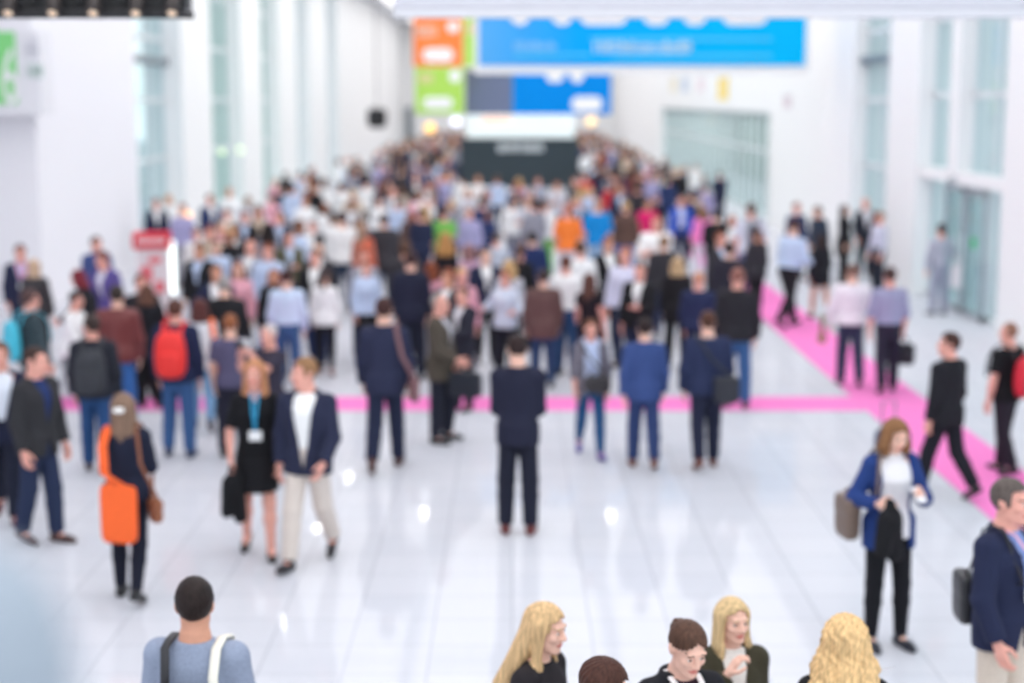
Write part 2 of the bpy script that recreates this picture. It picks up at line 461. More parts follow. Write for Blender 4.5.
def g_jacket(g, J, gr=.024, hem=.80, button=1.06, wopen=.075, f=1.0, closed=False, collar=1.485, flare=.0):
    s = J['s']; W = J['wide']
    fl = lambda z: (np.interp(z, [.98, 1.13], [.184*W+gr*.8, .1])+flare*np.clip(1.02-z, 0, 1)*2, np.interp(z, [.98, 1.13], [.132*W+gr*.8, .07])+flare*np.clip(1.02-z, 0, 1)*2)
    g_torso(g, J, lambda z: gr+.010*np.clip((z-1.38)/.1, 0, 1), hem, collar, .02, flare=fl)
    for a in J['arms']: g.rc(J['tp']((a['sd']*.06, .018, 1.425)), J['tp']((a['sd']*(.15 if J['fem'] else .172), .008, 1.40)), .042*s, .05*s, .03)
    sleeves(g, J, gr-.004, f, .004)
    if not closed:
        sl, x, y, z = g.local(J['to'], J['T']); z = z/s+.92; x = np.abs(x/s); y = y/s
        w = np.where(z > button, np.clip((z-button)/(1.46-button), 0, 1)*wopen, np.clip((button-.1-z)*.35, 0, .05)) if button < 1.4 else np.clip((z-.7), 0, 1)*0+wopen
        if button <= .8: w = np.clip((z-hem)*0+wopen, 0, .2)
        g.cut(sl, np.maximum(x-w, y+.02))
def g_trousers(g, J, gr=.012, waist=1.03, slim=0, hemcut=.03, knee=None):
    s = J['s']; W = J['wide']
    g_torso(g, J, gr, .775, waist, .03)
    th = .084 if J['fem'] else .083
    r = ((th*W+gr, .062+gr*.5, .047+gr*.3) if slim else (th*W+gr, .07+gr*.8, .058+gr*.8))
    for l in J['legs']:
        q = g.like(); e = l['a']+(l['k']-l['a'])*.02
        if knee is not None:
            e = l['h']*(1-knee)+l['k']*knee; q.rc(l['h'], e, r[0]*s, (r[1]+.015)*s, .03); d = unit(l['k']-l['h'])
        else:
            mid = l['k']*.65+l['a']*.35; r1 = max(r[1]-.004, .056+gr); d = unit(l['a']-l['k'])
            q.rc(l['h'], l['k'], r[0]*s, r[1]*s, .03); q.rc(l['k'], mid, r[1]*s, r1*s, .02); q.rc(mid, e, r1*s, r[2]*s, .02)
        square_end(q, e, d, .12); merge(g, q, .02)
def g_skirt(g, J, hem=.55, top=1.05, gr=.012, w=(.19, .15), neck=None):
    s = J['s']; ks = [l['k'] for l in J['legs']]; yo = (ks[0][1]+ks[1][1])/2/s
    sp = abs(ks[0][1]-ks[1][1])/2/s
    sl, x, y, z = g.local(np.array([0, 0, J['to'][2]]), np.eye(3)); x = x/s; y = y/s; z = z/s+.92
    p = J['prof']; t = np.clip((.92-z)/.42, 0, 1)
    a = np.where(z > .9, np.maximum(np.interp(z, p[:, 0], p[:, 1])+gr, np.interp(z,[.9,1.0],[.178+gr,.1])), (.178+gr)*(1-t)+w[0]*t); b = np.where(z > .9, np.interp(z, p[:, 0], p[:, 2])+gr, (.12+gr)*(1-t)+(w[1]+sp)*t)
    c = np.where(z > .9, np.interp(z, p[:, 0], p[:, 3]), .012*(1-t)+yo*t)
    d = (np.sqrt((x/a)**2+((y-c)/b)**2)-1)*np.minimum(a, b)*s
    g.put(sl, np.maximum(d, np.maximum(hem-z, z-top)*s), .02)
def g_shoe(g, J, i, heel=0, k=.015):
    l = J['legs'][i]; s = J['s']; a, t, n = l['a'], l['t'], l['n']
    g.rc(a-n*.045*s-t*.035*s, a+t*.12*s-n*.055*s, .042*s, .04*s, k); g.rc(a+t*.12*s-n*.055*s, a+t*.18*s-n*.06*s, .04*s, .029*s, k)
    if heel: g.rc(a-n*.05*s-t*.05*s, a-n*.075*s-t*.05*s, .02*s, .012*s, .01)
    else: g.rc(a, a-n*.03*s, .046*s, .046*s, k)
    sl, x, y, z = g.local(a, np.stack([np.cross(t, n), t, n], 1), a-.3, a+.3, 0)
    g.D[sl] = np.maximum(g.D[sl], -z-.083*s)
    if heel: g.cut(sl, np.maximum(-(z+.028*s), -(y-(-.03)*s)-.0))
# hair ---------------------------------------------------------------
def g_hair(g, J, style, vol=1.0, back=0.0):
    F, c, h = J['hF'], J['hc'], J['hs']
    P = lambda x, y, z: c+F@np.array([x, y, z])*h
    T = J['T']; Q = lambda x, y, z: P(x, y, 0)+(T@np.array([0, 0, z]))*h
    E = lambda p, r, k=.015: g.ell(P(*p), [q*h for q in r], F, k*h)
    v = .012*vol
    sl, x, y, z = g.local(c, F)
    if style in ('short', 'crop', 'receding', 'fringe'):
        v = {'short': .014, 'crop': .008, 'receding': .008, 'fringe': .018}[style]*vol
        E((0, .014, .032), (.074+v, .094+v, .086+v*1.2))
        if style == 'fringe': g.rc(P(-.03, -.075, .085), P(.04, -.08, .08), .022*h, .02*h, .02*h)
        yy = {'receding': -.02, 'short': -.066, 'crop': -.06, 'fringe': -.085}[style]
        # hairline: keep above a line from the forehead to the nape, with sideburns
        X, Y, Z = np.abs(x)/h, y/h, z/h
        line = np.where(Y < .0, .066+np.maximum(-Y-.03, 0)*.35, np.where(Y < .02, .066-(Y-.0)*5.8, -.05-(Y-.02)*.55))
        side = np.where((X > .06) & (Y > -.03), -.02, line); line = np.minimum(line, side)
        if style == 'receding': line = np.where(Y < .03, np.maximum(line, .045+(.03-Y)*1.1), line)
        g.cut(sl, (Z-line)*h*.6)
        if style == 'receding': g.cut(sl, (Y-yy)*h)
        ang = np.arctan2(x, y); g.D[sl] += .0022*h*np.sin(ang*19+np.sin(Z*60+ang*3)*1.6)*np.sin(Z*85+np.sin(ang*11)*2)
        return
    fem_cap = (.074+v, .094+v, .086+v)
    E((0, .014, .032), fem_cap)
    if style == 'bald': g.D[sl] = np.maximum(g.D[sl], (z/h-.03)*h); return
    if style in ('long', 'bob', 'curly', 'half'):
        Ln = {'long': -.36, 'bob': -.15, 'curly': -.25, 'half': -.28}[style]
        wv = {'long': .0, 'bob': .008, 'curly': .03, 'half': 0}[style]
        for sx in (1, -1):
            g.rc(P(sx*.05, .03, .02), Q(sx*(.066*vol+wv), .06+wv*.5+back, Ln), .055*h, (.044*vol+wv)*h, .04*h)
            g.rc(P(sx*.066, -.005, .03), Q(sx*(.083+wv), .0, Ln*.55), .026*h, (.03+wv*.6)*h, .03*h)
            g.rc(Q(sx*(.083+wv), .0, Ln*.55), Q(sx*(.078+wv), -.02, Ln*.92), (.03+wv*.6)*h, .02*h, .03*h)
        g.rc(P(0, .06, .02), Q(0, .075+wv+back, Ln), .06*h, (.05+wv)*h, .04*h)
        if style == 'curly': E((0, .02, .035), (.1, .115, .1), .03)
    if style == 'ponytail':
        g.rc(P(0, .1, .03), Q(0, .14, -.02), .026*h, .03*h, .02*h); g.rc(Q(0, .14, -.02), Q(0, .13, -.24), .032*h, .014*h, .02*h)
    if style == 'bun': E((0, .115, .035), (.04, .036, .04), .01)
    X, Y, Z = np.abs(x)/h, y/h, z/h
    face = np.maximum(X-(.066+np.clip(Y+.02, 0, .05)*-.2), np.maximum(Y-.012, Z-(.088-X*.6)))
    if style in ('ponytail', 'bun'): face = np.maximum(X-.2, np.maximum(np.where(Z > -.03, Y-(.0), Y-.075+Z*.0), Z-(.086-X*.75)))
    g.cut(sl, np.where(face < 0, face, np.minimum(face, .1))*h, .006)
    amp = {'curly': .008}.get(style, .0028)*h
    ang = np.arctan2(x, y-.0)
    if style == 'curly': g.D[sl] += amp*(np.sin(ang*16+np.sin(Z*55)*1.5)*np.sin(Z*70+ang*5))
    else: g.D[sl] += amp*np.sin(ang*26+np.sin(Z*14)*1.2)
# ------------------------------------------------------------------ camera model used to stand things on the floor
CAM_H, FPX, PITCH = 4.0, 1600.0, math.atan(241.5/1600.0)
def ray(py):
    v = (py-341.5)/FPX; c, s = math.cos(PITCH), math.sin(PITCH); return c-v*s, s+v*c
def ground(px, py, z=0.0):
    """world point at height z seen at photo pixel (px, py)"""
    f, d = ray(py); q = CAM_H-z; D = q/d*f
    zc = D*math.cos(PITCH)+q*math.sin(PITCH)
    return ((px-512.0)/FPX*zc, D)
def height_at(py, D):
    f, d = ray(py); return CAM_H-D*d/f

SK = {'fair': (240,192,172), 'pink': (236,172,156), 'tan': (214,156,130), 'brown': (150,98,74)}
HC = {'black': (34,27,28), 'dark': (52,38,34), 'brown': (88,62,48), 'light': (140,104,74), 'blond': (205,165,110), 'grey': (150,145,142), 'red': (128,58,40), 'white': (215,212,208)}
EYEW = mat('eye_white', (225,222,218), .25); IRIS = mat('iris', (50,40,34), .15)
TIER = {1: (.013, .005, .0052, .012, .006), 2: (.019, .0085, .0085, .017, .010)}
people = []
def make(name, build, J, mats, parent, base, bands=(), lo=None, hi=None, zone=None):
    g = G(J['lo'] if lo is None else lo, J['hi'] if hi is None else hi, base, bands); build(g)
    me = g.mesh(name, mats, zone)
    return link(name, me, parent) if me else None
def wear(J, kind, col, root, base, kw):
    m = kw.pop('mat', None) or (cloth(col) if kind not in ('shoes', 'heels') else leather(col))
    B = lambda nm, fn, b=base: make(nm, fn, J, [m], root, b)
    if kind in ('shirt', 'tshirt', 'blouse', 'sweater', 'polo'):
        a = dict(gr=.011, hem=.97, f=1.0)
        if kind == 'tshirt': a.update(hem=.86, gr=.016, f=.36, neck=1.455)
        if kind == 'polo': a.update(hem=.88, gr=.016, f=.4)
        if kind == 'sweater': a.update(hem=.86, gr=.02, cuff=.004)
        if kind == 'blouse': a.update(hem=.84, gr=.018, cuff=.006)
        a.update(kw); return B({'tshirt': 't_shirt', 'polo': 'polo_shirt'}.get(kind, kind), lambda g: g_top(g, J, **a))
    if kind in ('jacket', 'blazer', 'coat', 'cardigan'):
        a = dict()
        if kind == 'coat': a.update(hem=.62, gr=.034, closed=True, flare=.02)
        if kind == 'jacket': a.update(gr=.03, hem=.84, closed=True)
        if kind == 'cardigan': a.update(gr=.024, hem=.76, button=.7, wopen=.085)
        a.update(kw); return B(kind, lambda g: g_jacket(g, J, **a))
    if kind in ('trousers', 'jeans', 'leggings', 'shorts'):
        a = dict(slim=1 if kind in ('leggings',) else 0)
        if kind == 'leggings': a.update(gr=.008)
        a.update(kw); return B(kind, lambda g: g_trousers(g, J, **a))
    if kind == 'skirt': return B('skirt', lambda g: g_skirt(g, J, **kw))
    if kind == 'dress':
        f = kw.pop('f', .35)
        def bd(g): g_top(g, J, .012, 1.0, 1.43, f, v=.08); g_skirt(g, J, **kw)
        return B('dress', bd)
    if kind in ('shoes', 'heels'):
        for i in (0, 1):
            a = J['legs'][i]['a']; q = .26
            make('shoe', lambda g: g_shoe(g, J, i, kind == 'heels'), J, [m], root, base*.8, (), a-q, a+q)
        return
    if kind == 'tie':
        mb = MB(); tp = J['tp']
        fr = lambda z: np.interp(z, J['prof'][:, 0], J['prof'][:, 3])-np.interp(z, J['prof'][:, 0], J['prof'][:, 2])-.017
        mb.tube([tp((0, fr(z), z)) for z in (1.44, 1.38, 1.3, 1.2, 1.1, 1.06)], [.014, .018, .024, .028, .034, .02], 8, .25, side=J['T']@np.array([1, 0, 0])); return mb.build('tie', m, root, True)
    if kind == 'scarf':
        def sc(g):
            tp = J['tp']; s = J['s']
            for k in range(12):
                t0, t1 = 2*math.pi*k/12, 2*math.pi*(k+1)/12
                g.rc(tp((.085*math.sin(t0), .015-.085*math.cos(t0), 1.455-.03*math.cos(t0))), tp((.085*math.sin(t1), .015-.085*math.cos(t1), 1.455-.03*math.cos(t1))), .034*s, .034*s, .02)
            e = kw.get('end', 1.15)
            g.rc(tp((.03, -.12, 1.42)), tp((.05, -.17, e)), .036*s, .045*s, .03); g.rc(tp((-.03, -.12, 1.42)), tp((-.045, -.165, e+.06)), .036*s, .045*s, .03)
        return B('scarf', sc)
    if kind == 'lanyard':
        tp = J['tp']; z0 = kw.get('z', 1.13); gr = kw.get('out', .034)
        p = J['prof']; fr = lambda z: np.interp(z, p[:, 0], p[:, 3])-np.interp(z, p[:, 0], p[:, 2])-gr
        mb = MB()
        sp = kw.get('sp', 1.0)
        for sx in (sp, -sp): mb.tube([tp((sx*.07, .03, 1.485)), tp((sx*.062, fr(1.42)*.75, 1.46)), tp((sx*.045, fr(1.38)-.008, 1.38)), tp((sx*.025, fr(1.28)-.006, 1.28)), tp((0, fr(z0)-.004, z0+.04))], kw.get('r', .011), 6, .3, side=J['T']@np.array([1, 0, 0]))
        o = mb.build('lanyard', mat('ribbon', col, .6), root)
        b = MB(); y = fr(z0)-.006; w, h = kw.get('size', (.055, .04))
        b.box(-w, w, -.004, .004, -h, h, .003)
        F = J['T'] @ rx(R_(-4)); 
        for v in b.bm.verts: v.co = Vector(tp((0, y, z0))+F@np.array(v.co)*J['s'])
        b.build('name_badge', mat('badge_card', (245,246,248), .4), o)
        return o
def person(label, px, yh=None, yf=None, h=None, yaw=0, fem=0, tier=2, hair=('short', 'dark'), sk='fair', clothes=(), group=None, cat=None, at=None, z0=0.0, hv=1.0, hback=0.0, **kw):
    if at is not None: x, y = at; H = h or 1.75
    elif yf is not None:
        x, y = ground(px, yf-4); H = h or min(1.95, max(1.58, height_at(yh, y)))
    else:
        H = h or (1.67 if fem else 1.77); x, y = ground(px, yh, H)
    J = pose(H=H, fem=fem, **kw); J['root_xy'] = (x, y); J['yaw'] = yaw
    root = empty('person', (x, y, z0), R_(yaw))
    tag(root, label, cat or 'person', group)
    b, hf, hd, cb, hb = TIER[tier]
    bands = [(J['hc'], .15*J['hs'], hf)]+[(q, .11*J['s'], hd) for q in J['hands']]
    sm = skin(SK[sk] if isinstance(sk, str) else sk); c = SK[sk] if isinstance(sk, str) else sk
    lip = skin((min(255, c[0]-20), c[1]-60, c[2]-50)); hc = HC[hair[1]] if isinstance(hair[1], str) else hair[1]
    make('body', lambda g: g_body(g, J, True), J, [sm, EYEW, IRIS, lip, hairm(hc)], root, b, bands, zone=head_zone(J))
    if hair[0]: make('hair', lambda g: g_hair(g, J, hair[0], hv, hback), J, [hairm(hc)], root, hb, (), J['hc']-np.array([.2, .22, .48 if hair[0] in ('long', 'curly', 'half', 'ponytail') else .26]), J['hc']+np.array([.2, .30, .2]))
    outer = any(cl[0] in ('jacket', 'blazer', 'coat', 'cardigan') for cl in clothes)
    for cl in clothes:
        k = dict(cl[2]) if len(cl) > 2 else {}
        if outer and cl[0] in ('shirt', 'tshirt', 'blouse', 'sweater', 'polo'): k = dict(dict(f=0, gr=.010), **k)
        wear(J, cl[0], cl[1], root, cb, k)
    people.append((x, y))
    J['M'] = Matrix.Translation((x, y, z0)) @ Matrix.Rotation(R_(yaw), 4, 'Z')
    return J
def prop(name, J, label, cat, group=None):
    """an Empty that shares the carrier's place and heading; parts are built in the carrier's coordinates"""
    o = empty(name, J['M'].translation, R_(J['yaw'])); return tag(o, label, cat, group)
# ------------------------------------------------------------------ the hall
def wp(px, py, D):
    """world x and z of photo pixel (px, py) on the upright plane at distance D"""
    z = height_at(py, D); zc = D*math.cos(PITCH)+(CAM_H-z)*math.sin(PITCH)
    return (px-512.0)/FPX*zc, z
WHITE = mat('white_paint', (247,248,249), .55, spec=.3)
LILAC = mat('pale_plaster', (247,246,251), .6, spec=.3)
STEEL = mat('pale_steel', (222,230,233), .4, spec=.5)
DSTEEL = mat('grey_steel', (120,132,140), .45)
GREY = mat('grey_paint', (150,155,160), .6)
BLACK = mat('black_plastic', (26,25,28), .5)
def glass(tint, rough=.03):
    m = bpy.data.materials.new('window_glass'); m.use_nodes = True; nt = m.node_tree; nt.nodes.clear()
    o = nt.nodes.new('ShaderNodeOutputMaterial'); t = nt.nodes.new('ShaderNodeBsdfTransparent'); g = nt.nodes.new('ShaderNodeBsdfGlossy')
    t.inputs[0].default_value = (*lin(tint), 1); g.inputs['Roughness'].default_value = rough
    mx = nt.nodes.new('ShaderNodeMixShader'); mx.inputs[0].default_value = .06
    L = nt.links.new; L(t.outputs[0], mx.inputs[1]); L(g.outputs[0], mx.inputs[2]); L(mx.outputs[0], o.inputs[0])
    return m
GLASS = glass((240,247,247)); GLASS_G = glass((228,240,236)); GLASS_D = glass((222,230,230))
def struct(name, mb, m, parent=None):
    o = mb.build(name, m, parent)
    if parent is None: o['kind'] = 'structure'
    return o
# floor: large pale polished tiles
fm = bpy.data.materials.new('polished_tiles'); fm.use_nodes = True
nt = fm.node_tree; b = nt.nodes['Principled BSDF']
tc = nt.nodes.new('ShaderNodeTexCoord'); bk = nt.nodes.new('ShaderNodeTexBrick'); bk.offset = 0
bk.inputs['Scale'].default_value = 1.0; bk.inputs['Brick Width'].default_value = .6; bk.inputs['Row Height'].default_value = .6; bk.inputs['Mortar Size'].default_value = .006
bk.inputs['Color1'].default_value = (*lin((214,215,222)), 1); bk.inputs['Color2'].default_value = (*lin((209,211,219)), 1); bk.inputs['Mortar'].default_value = (*lin((182,184,193)), 1)
nt.links.new(tc.outputs['Object'], bk.inputs['Vector']); nt.links.new(bk.outputs['Color'], b.inputs['Base Color'])
b.inputs['Roughness'].default_value = .5; b.inputs['Specular IOR Level'].default_value = 0.0
gl = nt.nodes.new('ShaderNodeBsdfGlossy'); gl.inputs['Roughness'].default_value = .035; mx = nt.nodes.new('ShaderNodeMixShader'); mx.inputs[0].default_value = .085
nt.links.new(b.outputs[0], mx.inputs[1]); nt.links.new(gl.outputs[0], mx.inputs[2]); nt.links.new(mx.outputs[0], nt.nodes['Material Output'].inputs[0])
YB, YE, WL, WR, TOP = -6.0, 131.0, -9.0, 8.3, 10.0
struct('floor', MB().box(-15, 15, YB, YE+1, -.2, 0), fm)
struct('ground', MB().box(-70, 70, -40, 170, -.4, -.22), mat('paving', (196,202,204), .9))
struct('ceiling', MB().box(-15, 15, YB, YE+1, TOP, TOP+.3), mat('ceiling_paint', (236,238,242), .8))
# left side: a white block, a glazed entrance, then columns with glazing between
pier = MB().box(-15, WL, 30.5, 38.7, 0, TOP); struct('wall_left', pier, [LILAC])
def bay(n, X, y0, y1, m, side, ntr=(2.45, 4.0, 5.6, 7.2, 8.8), nm=3, header=None):
    fr = MB(); w = .05
    for z in (.06,)+tuple(ntr)+(TOP-.06,): fr.box(X-w, X+w, y0, y1, z-.06, z+.06)
    for k in range(nm+1):
        y = y0+(y1-y0)*k/nm; fr.box(X-w, X+w, y-.04, y+.04, 0, TOP)
    o = struct('window_%d' % n, fr, STEEL)
    g = MB(); g.box(X-.008, X+.008, y0+.03, y1-.03, .05, TOP-.05); g.build('window_pane', m, o)
    if header: hb = MB(); hb.box(X-.12-.1*side, X+.2, y0, y1, header-.09, header+.09); hb.build('door_header', DSTEEL, o)
    return o
bay(1, WL-.5, 38.7, 44.0, GLASS, -1, header=5.02)
PL = [(44.0, 48.5), (53.9, 58.3), (62.6, 67.9), (72.0, 79.0), (83.5, 131.5)]
n = 2
for k, (a, e) in enumerate(PL):
    struct('trim_%d' % (k+1), MB().box(WL-1.0, WL+(.0 if k < 4 else -.0), a, e, 0, TOP), WHITE)
    if k < 4:
        bay(n, WL-.5, e, PL[k+1][0], GLASS_G if k < 2 else GLASS, -1); n += 1
struct('trim_6', MB().box(-15, -12.5, YB, 30.4, 0, TOP), LILAC)
# right side
PR = [(24.4, 27.2), (33.0, 35.7)]
struct('trim_7', MB().box(WR, WR+1.1, 24.4, 27.2, 0, TOP), WHITE)
struct('trim_8', MB().box(WR, WR+1.1, 33.0, 35.7, 0, TOP), WHITE)
w6 = bay(n, WR+.35, 27.2, 33.0, GLASS, 1, ntr=(2.5, 4.1, 5.6, 7.2, 8.8), nm=4); n += 1
w7 = bay(n, WR+.35, 35.7, 39.3, GLASS, 1, nm=2, header=4.95); n += 1
bay(n, WR+.35, 10.0, 24.4, GLASS, 1, nm=6); n += 1
struct('wall_right', MB().box(WR, WR+4.5, 39.3, 52.0, 0, TOP), WHITE)
struct('trim_9', MB().box(WR, WR+4.5, 52.0, 90.0, 3.62, TOP), WHITE)
struct('trim_10', MB().box(WR, WR+4.5, 90.0, YE, 0, TOP), WHITE)
struct('trim_11', MB().box(WR+4.3, WR+4.5, 52.0, 90.0, 0, 3.62), mat('passage_wall', (206,214,212), .6))
gt = MB()
for k in range(25): y = 52+38*k/24; gt.box(WR+.2, WR+.3, y-.05, y+.05, 0, 3.62)
for z in (.1, 2.3, 3.56): gt.box(WR+.2, WR+.3, 52, 90, z-.06, z+.06)
go = struct('window_%d' % n, gt, STEEL); n += 1
MB().box(WR+.24, WR+.26, 52, 90, .1, 3.56).build('window_pane', GLASS_D, go)
for k in range(5):  # glowing panels added to brighten the room behind the glazing
    o = empty('added_ceiling_light', (WR+2.2, 55.8+k*7.6, 3.62)); tag(o, 'added fill light panel brightening the passage behind the grey glazing', 'ceiling light', 'added fill lights behind the grey glazing')
    MB().box(-1.2, 1.2, -3.2, 3.2, -.06, 0, .01).build('added_light_frame', STEEL, o)
    MB().box(-1.1, 1.1, -3.1, 3.1, -.075, -.061).build('added_light_diffuser', mat('passage_fill_glow', (255,255,255), .5, emit=(255,255,252), estr=3.2), o)
# double glass doors in the big right-hand bay
for k, (y0, y1) in enumerate(((28.7, 30.0), (30.1, 31.4))):
    d = MB(); X = WR+.2
    for y in (y0+.04, y1-.04): d.box(X-.03, X+.03, y-.04, y+.04, 0.01, 2.38)
    for z in (.07, 2.34): d.box(X-.03, X+.03, y0, y1, z-.05, z+.05)
    o = struct('door_%d' % (k+1), d, mat('door_steel', (168,176,184), .45)); MB().box(X-.006, X+.006, y0+.06, y1-.06, .1, 2.3).build('door_pane', GLASS, o)
    hy = y1-.16 if k == 0 else y0+.16
    MB().tube([(X-.08, hy, .8), (X-.08, hy, 1.5)], .018).build('door_handle', STEEL, o)
    if k == 0: MB().box(X-.012, X-.008, y0+.5, y0+.85, 1.3, 1.5).build('exit_sticker', mat('green_sticker', (60,190,120), .5), o)
struct('wall_end', MB().box(-15, 15, YE, YE+.4, 0, TOP), WHITE)
struct('trim_12', MB().box(-1.6, 1.6, -2.2, 1.7, 2.05, 2.3), mat('gallery_slab', (205,206,210), .6))
# pink carpet runners
PINK = mat('pink_carpet', (250,140,206), .95, spec=.05, var=.05, scale=40)
o = MB().box(4.62, 5.58, 9.0, 43.0, 0.001, .008, .002).build('carpet_runner', PINK); tag(o, 'long pink carpet runner leading down the hall past the glass doors', 'carpet')
o = MB().box(-9.4, 4.61, 20.45, 21.42, 0.001, .008, .002).build('carpet_runner', PINK); tag(o, 'pink carpet strip crossing the hall from side to side', 'carpet')
# ------------------------------------------------------------------ hung boards and signs
def panel(name, px0, px1, py0, py1, D, th, m, parent=None):
    x0, z1 = wp(px0, py0, D); x1, z0 = wp(px1, py1, D)
    return MB().box(x0, x1, D, D+th, z0, z1, .01).build(name, m, parent)
def pill(mb, px, py, w, h, D):
    x0, z1 = wp(px-w/2, py-h/2, D); x1, z0 = wp(px+w/2, py+h/2, D); r = min(x1-x0, z1-z0)/2; cx, cz = (x0+x1)/2, (z0+z1)/2
    hx = max((x1-x0)/2-r, 0); hz = max((z1-z0)/2-r, 0); P = []
    for q in range(24):
        a = 2*math.pi*q/24; P.append((cx+math.copysign(hx, math.cos(a))+r*math.cos(a), cz+math.copysign(hz, math.sin(a))+r*math.sin(a)))
    mb.prism(P, 1, D-.03, D+.0)
def strokes(mb, px0, px1, py, h, D, w=1.2, step=2.0, seed=1):
    """a line of small upright letter strokes"""
    r = random.Random(seed); x = px0
    while x < px1:
        ww = w*r.uniform(.8, 1.3); hh = h*r.choice((1, 1, .8, .75))
        a, t = wp(x, py+h/2-hh, D); b_, q = wp(x+ww, py+h/2, D); mb.box(a, b_, D-.02, D, q, t)
        if r.random() < .5:
            c, _ = wp(x+step, py, D); mb.box(a, c, D-.02, D, q+(t-q)*.42, q+(t-q)*.58)
        x += step*r.choice((1, 1, 1.1, 1.25))
WT = mat('white_letters', (250,250,252), .5)
LB = mat('light_blue_letters', (150,215,255), .5)
BD = 42.0
bm_ = bpy.data.materials.new('blue_banner_print'); bm_.use_nodes = True; nt = bm_.node_tree; b = nt.nodes['Principled BSDF']; b.inputs['Roughness'].default_value = .6; b.inputs['Specular IOR Level'].default_value = .08
tc = nt.nodes.new('ShaderNodeTexCoord'); sp = nt.nodes.new('ShaderNodeSeparateXYZ'); mr = nt.nodes.new('ShaderNodeMapRange'); cr = nt.nodes.new('ShaderNodeValToRGB')
mr.inputs['From Min'].default_value = -.9; mr.inputs['From Max'].default_value = 7.7
els = cr.color_ramp.elements; els[0].color = (*lin((96,180,246)), 1); els[1].color = (*lin((0,192,255)), 1); els[1].position = .75; e = els.new(.16); e.color = (*lin((60,172,248)), 1); e = els.new(.3); e.color = (*lin((8,172,250)), 1)
nt.links.new(tc.outputs['Object'], sp.inputs[0]); nt.links.new(sp.outputs[0], mr.inputs['Value']); nt.links.new(mr.outputs[0], cr.inputs[0]); nt.links.new(cr.outputs[0], b.inputs['Base Color'])
root = empty('banner', (0, 0, 0)); tag(root, 'wide bright blue banner with a white lower edge hanging across the hall', 'banner')
panel('banner_board', 474, 809, -14, 74, BD+.02, .12, WHITE, root)
pr = panel('banner_print', 478.5, 805, -9, 65.5, BD-.02, .03, bm_, root)
for (a, e) in ((510, 530), (551, 573), (579, 628), (643, 670), (683, 707), (722, 768)):
    mb = MB(); pill(mb, (a+e)/2, 14, e-a, 22, BD-.02); mb.build('large_letter', WT, root)
mb = MB(); strokes(mb, 514, 556, 46, 9, BD-.02, 2.0, 3.4, 3); mb.build('small_lettering', LB, root)
mb = MB(); strokes(mb, 594, 692, 47, 12, BD-.02, 2.6, 4.6, 4)
mb.build('tagline_lettering', mat('pale_letters', (200,235,255), .5), root)
mb = MB()
for (a, e, y) in ((590, 772, 39), (692, 772, 56), (514, 590, 55), (612, 690, 58)):
    x0, z1 = wp(a, y-1.5, BD-.02); x1, z0 = wp(e, y+1.5, BD-.02); mb.box(x0, x1, BD-.035, BD-.02, z0, z1)
mb.build('printed_lines', mat('pale_blue_print', (90,205,252), .6, spec=.1), root)
mb = MB()
for px in (500, 780):
    x, z = wp(px, -14, BD); mb.tube([(x, BD+.08, z-.05), (x, BD+.08, TOP)], .02, 6)
mb.build('hanging_wire', STEEL, root)
SD = 66.0
root = empty('sign_board', (0, 0, 0)); tag(root, 'square sign board, orange above and lime green below, with white rounded labels', 'sign')
panel('orange_panel', 413, 463, 10, 66.5, SD, .12, mat('orange_print', (255,140,76), .6, spec=.1), root)
panel('green_panel', 415, 464, 67, 114, SD, .12, mat('lime_print', (182,226,104), .6, spec=.1), root)
panel('narrow_green_panel', 463.5, 478, 10, 66.5, SD, .12, mat('lime_print', (182,226,104), .6, spec=.1), root)
mb = MB()
for (x, y, w, h) in ((438, 55, 31, 14), (438, 103, 30, 12), (453, 27, 12, 11), (455, 76, 12, 13)): pill(mb, x, y, w, h, SD)
mb.build('white_label', WT, root)
mb = MB(); strokes(mb, 416, 436, 31, 12, SD, 2.6, 4, 7); mb.build('faint_lettering', mat('pale_print', (255,215,195), .6, spec=.1), root); mb = MB(); strokes(mb, 467, 476, 28, 14, SD, 2, 4, 9); mb.build('faint_lettering', mat('pale_print', (255,215,195), .6, spec=.1), root); mb = MB(); strokes(mb, 419, 434, 78, 10, SD, 2, 3.4, 8)
mb.build('faint_lettering', mat('pale_print', (255,215,195), .6, spec=.1), root)
mb = MB()
for px in (420, 458):
    x, z = wp(px, 10, SD); mb.tube([(x, SD+.06, z-.1), (x, SD+.06, TOP)], .02, 6)
mb.build('hanging_wire', STEEL, root)
root = empty('sign_board', (0, 0, 0)); tag(root, 'long sign board half slate grey and half deep blue hanging above the black booth', 'sign')
panel('grey_panel', 465, 512.5, 70, 114.5, SD+1, .14, mat('slate_print', (116,126,156), .6, spec=.1), root)
panel('blue_panel', 512.5, 611, 70, 114.5, SD+1, .14, mat('blue_print', (0,140,232), .6, spec=.1), root)
mb = MB()
for (x, y, w, h) in ((587, 104, 31, 15), (555, 76, 17, 12), (577, 75, 13, 15)): pill(mb, x, y, w, h, SD+1)
mb.build('white_label', WT, root)
mb = MB()
for px in (480, 600):
    x, z = wp(px, 70, SD+1); mb.tube([(x, SD+1.07, z-.1), (x, SD+1.07, TOP)], .02, 6)
mb.build('hanging_wire', STEEL, root)
